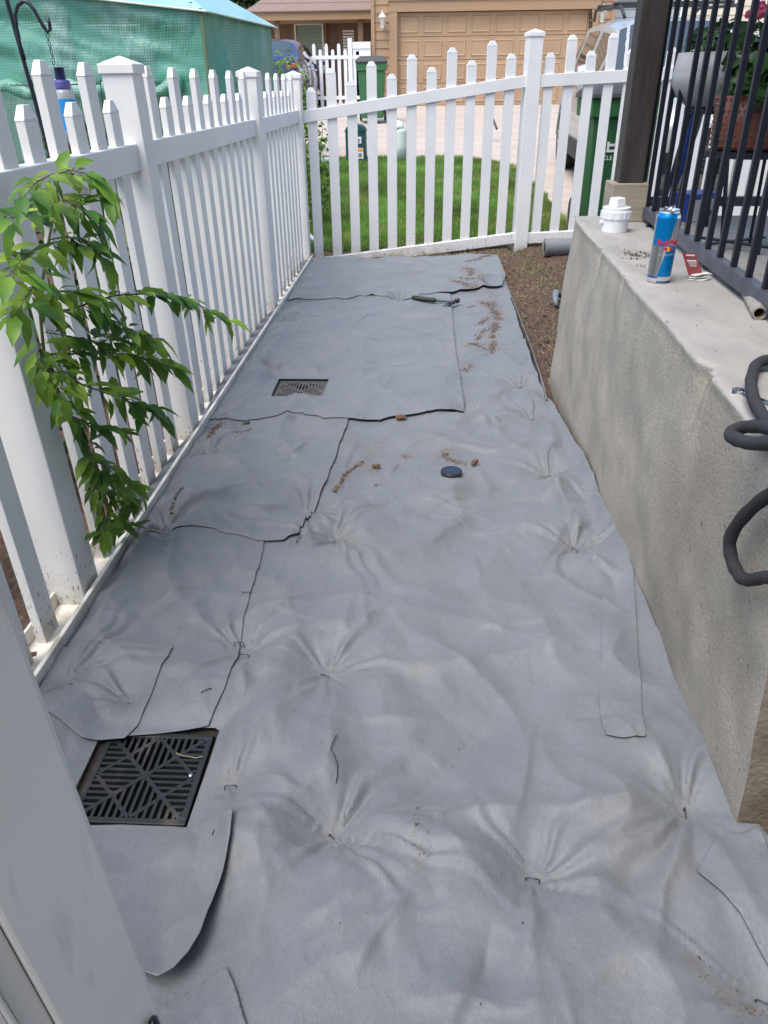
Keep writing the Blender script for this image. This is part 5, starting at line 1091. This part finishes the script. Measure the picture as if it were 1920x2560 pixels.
# ---- cars
glassm=mat('car_glass',(.03,.045,.05),.05,spec=1,coat=1); tyre=mat('tyre',(.015,.015,.016),.8); rim=mat('alloy_rim',(.5,.5,.5),.25,metal=.9); cladm=mat('black_cladding',(.03,.03,.032),.6)
def car(name,loc,rot,pitch,st,paint,label,cab,r_w,axles,track,suv,extras):
    e=empty(name,loc,label,'car'); M=Matrix.Translation(loc)@Matrix.Rotation(rot,4,'Z')@Matrix.Rotation(pitch,4,'X')   # local: front toward -Y
    def sec(s):
        y,zb,zbelt,zt,wb,wt=s; H=[(wb*.90,zb),(wb*.985,zb+.10),(wb*1.0,zb+(zbelt-zb)*.55),(wb*.965,zbelt),(wt,zt-.07),(wt*.82,zt-.012),(wt*.45,zt+.012),(0,zt+.02)]
        return [(x,y,z) for x,z in H]
    # refine stations
    S=[];n=len(st)
    for i in range(n-1):
        for k in range(4): S.append([a+(b-a)*k/4 for a,b in zip(st[i],st[i+1])])
    S.append(list(st[-1])); rows=[]
    for s in S:
        h=sec(s); rows.append([M@Vector((-x,y,z)) for x,y,z in h][::1]+[M@Vector(p) for p in h[:-1][::-1]])
    k=len(rows[0]); v=[p for r in rows for p in r]; f=[(i*k+j,i*k+j+1,(i+1)*k+j+1,(i+1)*k+j) for i in range(len(rows)-1) for j in range(k-1)]
    f+= [tuple(range(k))[::-1],tuple((len(rows)-1)*k+j for j in range(k))]+[(i*k,(i+1)*k,(i+1)*k+k-1,i*k+k-1) for i in range(len(rows)-1)]
    m=MB(); m.add(v,f); body=m.build('body',paint,e,smooth=False,bevel=0); body.data.polygons.foreach_set('use_smooth',[True]*len(body.data.polygons)); 
    g=body.modifiers.new('edges','EDGE_SPLIT'); g.split_angle=R_(38)
    i0,i1=cab    # station indices (x4) of cabin roof front / rear
    def panel(i,j,a0,a1,b0,b1,nm,mt,off=.006,seg=6):
        A,B=rows[i],rows[j]; m=MB(); vv=[]
        ia,ib=(a0,a1)
        def P(u,w_):
            q0=rows_at(u); lo=ia+(ib-ia)*w_; c=int(min(lo,k-2)); t=lo-c; return q0[c].lerp(q0[c+1],t)
        def rows_at(u):
            x=i+(j-i)*u; c=int(min(x,len(rows)-2)); t=x-c; return [p.lerp(q,t) for p,q in zip(rows[c],rows[c+1])]
        ns=seg; g_=[[P(b0+(b1-b0)*p/ns,q/ns) for q in range(ns+1)] for p in range(ns+1)]
        c0=M@Vector((0,(S[i][0]+S[j][0])/2,.7))
        for p in range(ns+1):
            for q in range(ns+1):
                pu=g_[min(p+1,ns)][q]-g_[max(p-1,0)][q]; pq=g_[p][min(q+1,ns)]-g_[p][max(q-1,0)]; nn=pu.cross(pq).normalized()
                if nn.dot(g_[p][q]-c0)<0: nn=-nn
                vv.append(g_[p][q]+nn*off)
        m.add(vv,[(p*(ns+1)+q,(p+1)*(ns+1)+q,(p+1)*(ns+1)+q+1,p*(ns+1)+q+1) for p in range(ns) for q in range(ns)]); return m.build(nm,mt,e,smooth=True)
    for a,b,c,d,nm in extras['panels']: panel(a,b,c,d,0,1,nm,extras['mats'].get(nm,glassm))
    for ya in axles:
        for s in (-1,1):
            xw=s*track; m=MB(); A=M@Vector((xw-s*.22,ya,r_w)); B=M@Vector((xw,ya,r_w)); ax=(B-A).normalized()
            m.tube([A,A.lerp(B,.1),A.lerp(B,.9),B],[r_w*.93,r_w,r_w,r_w*.93],28); wl=m.build('wheel',tyre,e,smooth=False)
            m=MB(); q=B+ax*.003; up_=(M.to_3x3()@Vector((0,0,1))).normalized(); fw=ax.cross(up_)
            for kk in range(10):
                a=kk*.6283; d1=up_*math.cos(a)+fw*math.sin(a); d2=up_*math.cos(a+.13)+fw*math.sin(a+.13); d3=up_*math.cos(a-.13)+fw*math.sin(a-.13)
                m.add([q+d3*.05,q+d2*.05,q+d2*r_w*.66,q+d3*r_w*.66],[(0,1,2,3)])
            N_=28
            ring=[[q+(up_*math.cos(t*6.283/N_)+fw*math.sin(t*6.283/N_))*rr for t in range(N_)] for rr in (r_w*.62,r_w*.69)]
            m.add(ring[0]+ring[1],[(t,(t+1)%N_,(t+1)%N_+N_,t+N_) for t in range(N_)]); m.add([q+(up_*math.cos(t*6.283/N_)+fw*math.sin(t*6.283/N_))*.055 for t in range(N_)],[tuple(range(N_))])
            m.build('rim',rim,wl)
            m=MB(); N_=20; arc=[math.pi*(t/N_)-.0 for t in range(N_+1)]; c0=M@Vector((s*(track-.012),ya,r_w)); fv=(M.to_3x3()@Vector((0,1,0)))
            R1,R2=r_w*1.08,r_w*1.22
            vv=[c0+(fv*math.cos(t)+up_*math.sin(t))*R1+ax*.012 for t in arc]+[c0+(fv*math.cos(t)+up_*math.sin(t))*R2+ax*.012 for t in arc]
            m.add(vv,[(t,t+1,t+1+N_+1,t+N_+1) for t in range(N_)]); m.build('wheel_arch',cladm if suv else paint,e)
            m=MB(); m.add([c0+(fv*math.cos(t)+up_*math.sin(t))*R1+ax*.008 for t in arc],[tuple(range(N_+1))]); m.build('wheel_well',darkpit,e)
    return e,M
# silver suv, nose toward the camera
champ=mat('champagne_paint',(.46,.46,.44),.3,metal=.25,coat=.6)
st=[(-2.28,.35,.75,.82,.72,.60),(-2.15,.26,.85,.95,.86,.76),(-1.6,.24,.98,1.06,.92,.82),(-.95,.24,1.06,1.14,.92,.84),(-.25,.24,1.07,1.62,.92,.68),(.5,.24,1.08,1.68,.92,.70),(1.4,.24,1.09,1.66,.92,.69),(1.85,.26,1.10,1.52,.90,.66),(2.2,.30,1.08,1.14,.86,.74),(2.30,.38,.95,1.0,.80,.66)]
e,M=car('parked_car',(2.73,10.05,gnd(0,10.05)+.0),.0,R_(2.4),st,champ,'silver grey sport utility car with black roof rails parked nose first on the driveway','car' and (16,24),.365,(-1.40,1.33),.925,True,
 {'panels':[(12,16,4.2,9.8,'windshield'),(13,15,3.12,3.9,'quarter_glass'),(16,19,3.12,3.92,'side_window'),(20,23,3.12,3.92,'side_window'),(24,27,3.15,3.85,'side_window'),(16,19,10.1,10.88,'side_window'),(20,23,10.1,10.88,'side_window'),(28,32,4.2,9.8,'rear_window')],'mats':{}})
for s in (-1,1):
    m=MB(); m.tube([M@Vector((s*.60,-.15,1.68)),M@Vector((s*.62,0,1.78)),M@Vector((s*.63,1.4,1.79)),M@Vector((s*.60,1.6,1.68))],.018,8); m.build('roof_rail',cladm,e,smooth=True)
m=MB()
for yy in (.25,1.15): m.box((-.66,yy-.04,1.80),(.66,yy+.04,1.835),M)
m.build('cross_bars',cladm,e,bevel=.01)
for s in (-1,1): m=MB(); m.lathe([(.0,-.10),(.06,-.09),(.085,0),(.06,.09),(0,.10)],M@Vector((s*1.02,-.52,1.18)),14,M=Matrix.Rotation(math.pi/2,4,'Y')); m.box((s*.93-.06,-.56,1.10),(s*.93+.06,-.50,1.16),M); m.build('mirror',champ,e,smooth=False)
for s in (-1,1):
    for yy in (.35,1.15): m=MB(); m.box((s*.945-.012,yy,.98),(s*.945+.012,yy+.18,1.02),M); m.build('door_handle',chrome,e,bevel=.005)
m=MB(); m.box((-.56,-2.335,.42),(.56,-2.28,.60),M); m.build('lower_grille',cladm,e)
m=MB()
for k in range(5): m.box((-.50,-2.36,.46+.045*k-.0),(.50,-2.336,.468+.045*k),M)
m.build('grille_bars',chrome,e); m=MB(); m.box((-.50,-2.31,.66),(.50,-2.27,.80),M); m.build('grille',cladm,e)
for s in (-1,1): m=MB(); m.box((s*.68-.14,-2.28,.72),(s*.68+.14,-2.18,.83),M); m.build('headlight',lg,e,bevel=.02)
for s in (-1,1): m=MB(); m.box((s*.925-.012,-1.0,.26),(s*.925+.008,1.0,.44),M); m.build('side_cladding',cladm,e,bevel=.01)
# dark blue sedan seen from behind
bluep=mat('blue_paint',(.02,.045,.16),.2,metal=.3,coat=1); 
st2=[(2.30,.32,.80,.98,.78,.66),(2.18,.24,.85,1.06,.86,.76),(1.55,.22,.90,1.09,.90,.74),(1.0,.22,.92,1.38,.91,.60),(.4,.22,.92,1.45,.91,.60),(-.5,.22,.92,1.40,.91,.60),(-1.1,.22,.90,1.02,.91,.72),(-1.9,.22,.74,.82,.88,.72),(-2.30,.35,.60,.68,.76,.60)]
st2=[(-a,b,c,d,e_,f_) for a,b,c,d,e_,f_ in st2]
q=Py(765,230,19.3)
e,M=car('parked_car',(q.x-.93,21.6,gnd(0,21)+.0),math.pi-.035,0,[(y,a,b,c,d,f_) for y,a,b,c,d,f_ in st2][::-1] if False else [(-y,a,b,c,d,f_) for y,a,b,c,d,f_ in st2][::-1],bluep,'dark blue sedan with red tail light parked before the left house',(16,24),.32,(-1.35,1.38),.905,False,
 {'panels':[(20,24,4.3,9.7,'rear_window'),(12,15,3.12,3.9,'side_window'),(16,19,3.12,3.9,'side_window'),(12,15,10.1,10.88,'side_window'),(16,19,10.1,10.88,'side_window'),(8,12,4.3,9.7,'windshield')],'mats':{}})
tl_=mat('tail_light',(.30,.012,.018),.25,coat=1)
for s in (-1,1): m=MB(); m.box((s*.74-.12,2.14,.82),(s*.74+.15,2.31,.92),M); m.build('tail_light',tl_,e,bevel=.02)
for s in (-1,1):
    m=MB(); m.box((s*.99-.09,-.62,.93),(s*.99+.09,-.54,1.03),M); m.build('mirror',bluep,e,bevel=.02)
    for yy in (.1,.95): m=MB(); m.box((s*.925-.012,yy,.80),(s*.925+.012,yy+.16,.83),M); m.build('door_handle',chrome,e)
# ---- utility pedestal, bollard, meter lid
x0,x1,zt,zb,yp=-1.15,-.86,.60,.20,12.15
e=empty('utility_pedestal',(-1.0,yp,zb),'dark green utility box with rounded top and stickers on the lawn edge','utility box'); cxp=(x0+x1)/2; hw=(x1-x0)/2
pg_=mat('pedestal_green',(.012,.07,.075),.5)
m=MB(); P=[(-hw,zb),(hw,zb)]+[(hw*math.cos(t*math.pi/12),zt+.07+.075*math.sin(t*math.pi/12)) for t in range(13)]
m.prism(P,lambda u,v_,k:(cxp+u,yp-.14+.28*k,v_)); m.build('box_body',pg_,e,bevel=.012)
m=MB(); m.box((cxp-hw-.008,yp-.15,zt+.055),(cxp+hw+.008,yp+.15,zt+.072)); m.build('lid_seam',pg_,e)
m=MB(); m.box((cxp+.0,yp-.146,.50),(cxp+.085,yp-.1405,.585)); m.box((cxp+.02,yp-.146,.30),(cxp+.11,yp-.1405,.44)); st_=m.build('stickers',vinyl_far,e)
m=MB(); m.box((cxp+.022,yp-.150,.40),(cxp+.105,yp-.1465,.435)); m.build('orange_band',mat('orange',(.8,.35,.04),.5),st_)
m=MB()
for k in range(4): m.box((cxp+.03+.016*k,yp-.150,.32),(cxp+.038+.016*k,yp-.1465,.37))
m.box((cxp+.02,yp-.150,.545),(cxp+.07,yp-.1465,.555)); m.box((cxp+.04,yp-.150,.515),(cxp+.055,yp-.1465,.535)); m.build('print',darkpit,st_)
c=Py(1000,402,12.25); e=empty('bollard',(c.x,12.25,.24),'pale rounded utility bollard with a white dome top beside the green box','bollard')
m=MB(); m.lathe([(.115,-.02),(.11,.2),(.095,.38),(.09,.42)],(c.x,12.25,.25),20); m.build('bollard_body',mat('pale_green_plastic',(.50,.60,.52),.5,(.62,.66,.62),9),e,smooth=True)
m=MB(); m.lathe([(.09,.42),(.088,.46),(.07,.50),(.035,.525),(0,.53)],(c.x-.03,12.25,.25),20); m.build('dome',vinyl_far,e,smooth=True)
c=Py(812,397,12.0); m=MB(); m.lathe([(0,.0),(.18,0),(.18,.03),(.16,.035),(0,.036)],(c.x,12.0,gnd(0,12)+.02),28,close=False); tag(m.build('meter_lid',mat('lid_grey',(.35,.38,.38),.6)),'round grey meter lid in the grass left of the green box','lid')
# stick on driveway
m=MB(); a=Pz(1232,296,.45); b_=Pz(1242,322,.38); m.tube([Py(1232,296,14.6)-Vector((0,0,0)),Py(1242,322,14.0)],.02,5); tag(m.build('twig',barkm),'thin dark twig lying on the driveway','twig')
# ---- bushes and trees
shrub('bush',(-2.16,13.2,.31),.46,900,.032,bushm,'bright green bush in front of the blue sedan','bush',None,71,1.55)
e=shrub('tall_shrub',(-.98,7.15,0),.17,520,.018,bushm,'narrow tall shrub just behind the corner fence post','shrub',None,72,3.6)
e=empty('sprawling_shrub',(-1.15,7.6,0),'loose green shrub behind the corner post with dark gaps','shrub'); leafblob('foliage',e,(-1.18,7.7,.55),.26,500,.02,bushm,74,2.2); m=MB(); m.tube([(-1.15,7.6,0),(-1.18,7.7,.9)],.01,6); m.build('stem',stemm,e)
# small pipe lying in dug soil at the corner
m=MB(); a=Py(768,582,6.75); b_=Py(790,604,6.62); m.tube([a,b_],.017,10); tag(m.build('pipe_stub',mat('pipe_grey',(.35,.38,.42),.4),smooth=True),'short grey pipe end lying in the soil behind the corner post','pipe')
def tree(loc,hgt,rad,n,label,seed,size=.16):
    e=empty('tree',loc,label,'tree','dark trees behind the houses'); r=np.random.RandomState(seed); m=MB(); x,y,z=loc
    m.tube([(x,y,z),(x+.1,y,z+hgt*.35),(x-.1,y+.1,z+hgt*.7)],[.28,.2,.1],8)
    cl=[]
    for k in range(9):
        a=r.rand()*6.28; rr=rad*r.uniform(.3,.9); c=(x+rr*math.cos(a),y+rr*math.sin(a),z+hgt*r.uniform(.4,.95)); cl.append(c); m.tube([(x,y,z+hgt*r.uniform(.25,.5)),((x+c[0])/2,(y+c[1])/2,(z+c[2])/2+hgt*.15),c],[.09,.06,.02],5)
    m.build('trunk',barkm,e); V=[];F=[];T=[]
    for c in cl:
        d=r.randn(n//9,3); d/=np.linalg.norm(d,axis=1)[:,None]; p=np.array(c)+d*(r.rand(n//9)**.45)[:,None]*np.array([rad*.5,rad*.5,rad*.42]); nr=d+r.randn(n//9,3)*.6
        nr/=np.linalg.norm(nr,axis=1)[:,None]; u=np.cross(nr,r.randn(n//9,3)); u/=np.linalg.norm(u,axis=1)[:,None]; w_=np.cross(nr,u); s=size*r.uniform(.5,1.2,n//9)[:,None]
        b=len(V)*0; q=np.stack([p-u*s,p-w_*s*.5,p+u*s,p+w_*s*.5],1).reshape(-1,3); i0=sum(len(a) for a in V); V.append(q); k4=np.arange(n//9)*4+i0; F.append(np.stack([k4,k4+1,k4+2,k4+3],-1)); t=r.uniform(.55,1.4,n//9); T.append(np.repeat(np.stack([t,t,t],-1),4,0))
    np_mesh('crown',np.concatenate(V),np.concatenate(F),treem,e,smooth=False,attr={'tone':np.concatenate(T)})
tree((-8.6,31,.8),8,2.6,9000,'dark leafy tree rising behind the greenhouse roof',81); tree((-6.0,34,.8),9,3.0,9000,'dark tree behind the left house roof edge',82); tree((-12.5,30,.8),8,3.0,7000,'leftmost dark tree behind the greenhouse',83)
tree((-6.3,29,.8),4.6,1.7,6000,'low dark tree beside the porch of the left house',84)
# ---- sapling leaning over the fence
def leaf(vl,fl,tl,p,d,nrm,L,W,tone,droop=.25,rr=None):
    d=d.normalized(); s=d.cross(nrm).normalized(); nn=s.cross(d).normalized(); n=7; base=len(vl)
    prof=[0,.55,.95,1.0,.80,.45,.0]
    for i in range(n):
        t=i/(n-1); c=p+d*(L*t)-nn*(droop*L*t*t); w_=W*.5*prof[i]*(1+.10*(-1)**i)
        vl.append(tuple(c-s*w_+nn*w_*.35)); vl.append(tuple(c-nn*0)); vl.append(tuple(c+s*w_+nn*w_*.35)); tl+= [tone]*3
    for i in range(n-1):
        a=base+i*3; fl.append((a,a+1,a+4,a+3)); fl.append((a+1,a+2,a+5,a+4))
e=empty('sapling',(-.93,1.8,0),'leafy green sapling with pointed leaves growing through the left fence','sapling')
rs2=random.Random(17); vl=[];fl=[];tl=[]; st_=MB()
BR=[([(262,1307,-.93),(240,1200,-.92),(190,1080,-.90),(150,990,-.89),(112,903,-.88),(101,790,-.87),(108,690,-.86),(120,612,-.85),(139,510,-.84),(148,434,-.83)],.0055,0,.10),
 ([(148,434,-.83),(175,425,-.80),(210,432,-.77),(240,450,-.75),(262,478,-.73)],.0018,12,0),([(148,434,-.83),(120,440,-.80),(90,455,-.77),(62,490,-.76)],.0018,10,0),
 ([(142,480,-.84),(110,520,-.80),(70,540,-.78),(20,545,-.77)],.0018,12,0),([(139,510,-.84),(170,500,-.80),(200,520,-.77),(235,560,-.75)],.0018,14,0),([(120,612,-.85),(90,620,-.80),(60,640,-.78),(25,690,-.76)],.0018,12,0),
 ([(120,600,-.85),(170,590,-.82),(215,610,-.78),(250,640,-.76)],.0018,14,0),([(110,690,-.86),(80,720,-.80),(60,750,-.78),(40,790,-.76)],.0015,9,0),([(105,740,-.87),(140,730,-.83),(190,730,-.79),(240,740,-.76)],.0018,13,0),
 ([(104,780,-.87),(170,775,-.84),(230,755,-.80),(290,738,-.76),(350,735,-.72),(410,735,-.68),(470,745,-.64),(520,775,-.61),(560,800,-.59)],.003,36,0),
 ([(210,765,-.82),(260,790,-.78),(300,810,-.75),(340,830,-.72),(390,850,-.69)],.0018,14,0),([(112,885,-.88),(180,885,-.84),(250,880,-.80),(320,885,-.76),(380,900,-.72),(430,920,-.69)],.0025,26,0),
 ([(112,880,-.88),(150,930,-.84),(200,960,-.80),(270,985,-.77),(330,1000,-.74),(385,1030,-.71)],.0025,24,0),([(120,915,-.88),(150,980,-.85),(180,1040,-.82),(230,1060,-.80),(290,1080,-.78)],.002,20,0),
 ([(170,1030,-.89),(210,1090,-.87),(235,1150,-.85),(250,1180,-.84)],.0018,14,0),([(200,1110,-.90),(260,1160,-.87),(320,1200,-.85),(335,1240,-.84)],.0018,11,0),([(235,1190,-.92),(280,1230,-.88),(290,1290,-.87)],.0015,8,0),([(245,1205,-.915),(262,1240,-.89),(268,1290,-.88),(262,1330,-.88)],.0015,9,0),([(225,1160,-.91),(250,1210,-.88),(300,1235,-.86)],.0012,6,0),([(250,1290,-.92),(300,1305,-.88),(330,1330,-.87)],.0012,5,0),([(108,850,-.88),(90,890,-.85),(120,940,-.82),(150,990,-.80)],.0018,12,0),
 ([(112,830,-.88),(170,840,-.84),(230,850,-.80),(290,850,-.77)],.0018,13,0)]
for pts,r,nl,_ in BR:
    nl=int(nl*2.0)
    P=[Px(a,b,x) for a,b,x in pts]; st_.tube(P,[r*(1-.6*i/(len(P)-1)) for i in range(len(P))],6)
    tot=len(P)-1
    for k in range(nl):
        t=(k+.6)/nl*tot; i=min(int(t),tot-1); p=P[i].lerp(P[i+1],t-i); d=(P[i+1]-P[i]).normalized(); sd_=d.cross(Vector((0,0,1))).normalized()*(1 if k%2 else -1)
        out=(d*.45+sd_*rs2.uniform(.4,1)+Vector((rs2.uniform(-.15,.45),rs2.uniform(-.5,.4),rs2.uniform(-.85,.45)))).normalized(); nr=Vector((rs2.uniform(-.1,.6),rs2.uniform(-.6,.2),1)).normalized()
        L=rs2.uniform(.030,.078)*(1.1 if k>nl*.5 else .95); high=min(1,max(0,(p.z-.3)/.7)); tn=rs2.uniform(.45,.85)+.6*high*rs2.random()
        if rs2.random()<.18: tn*=1.5
        pe=p+out*.010; st_.tube([p,pe],.0007,4); leaf(vl,fl,tl,pe,out,nr,L,L*rs2.uniform(.27,.46),tn,rs2.uniform(-.1,.9))
    leaf(vl,fl,tl,P[-1],(P[-1]-P[-2])+Vector((0,0,-.02)),Vector((.3,-.3,1)),.07,.028,1.1,.3)
st_.build('stem',mat('sapling_stem',(.10,.075,.04),.7,(.07,.09,.03),9),e,smooth=True)
t3=np.repeat(np.array(tl)[:,None],3,1); t3[:,0]*=.95+.15*(t3[:,1]>1.1)
np_mesh('leaves',np.array(vl),np.array(fl),leafm,e,smooth=True,attr={'tone':t3})
# porch roof over the post; unseen house wall added to shade the near yard
roofm=mat('porch_ceiling',(.30,.27,.23),.8)
m=MB(); m.box((.62,-3.2,2.72),(4.2,3.75,2.86)); tag(m.build('porch_roof',roofm),'flat porch roof carried by the brown post above the slab','roof')
m=MB(); m.box((-4,-3.6,-.1),(4.19,-3.25,3.1)); tag(m.build('shade_wall',mat('pale_siding',(.62,.62,.60),.8)),'unseen house wall added behind the camera to shade the near yard','house')
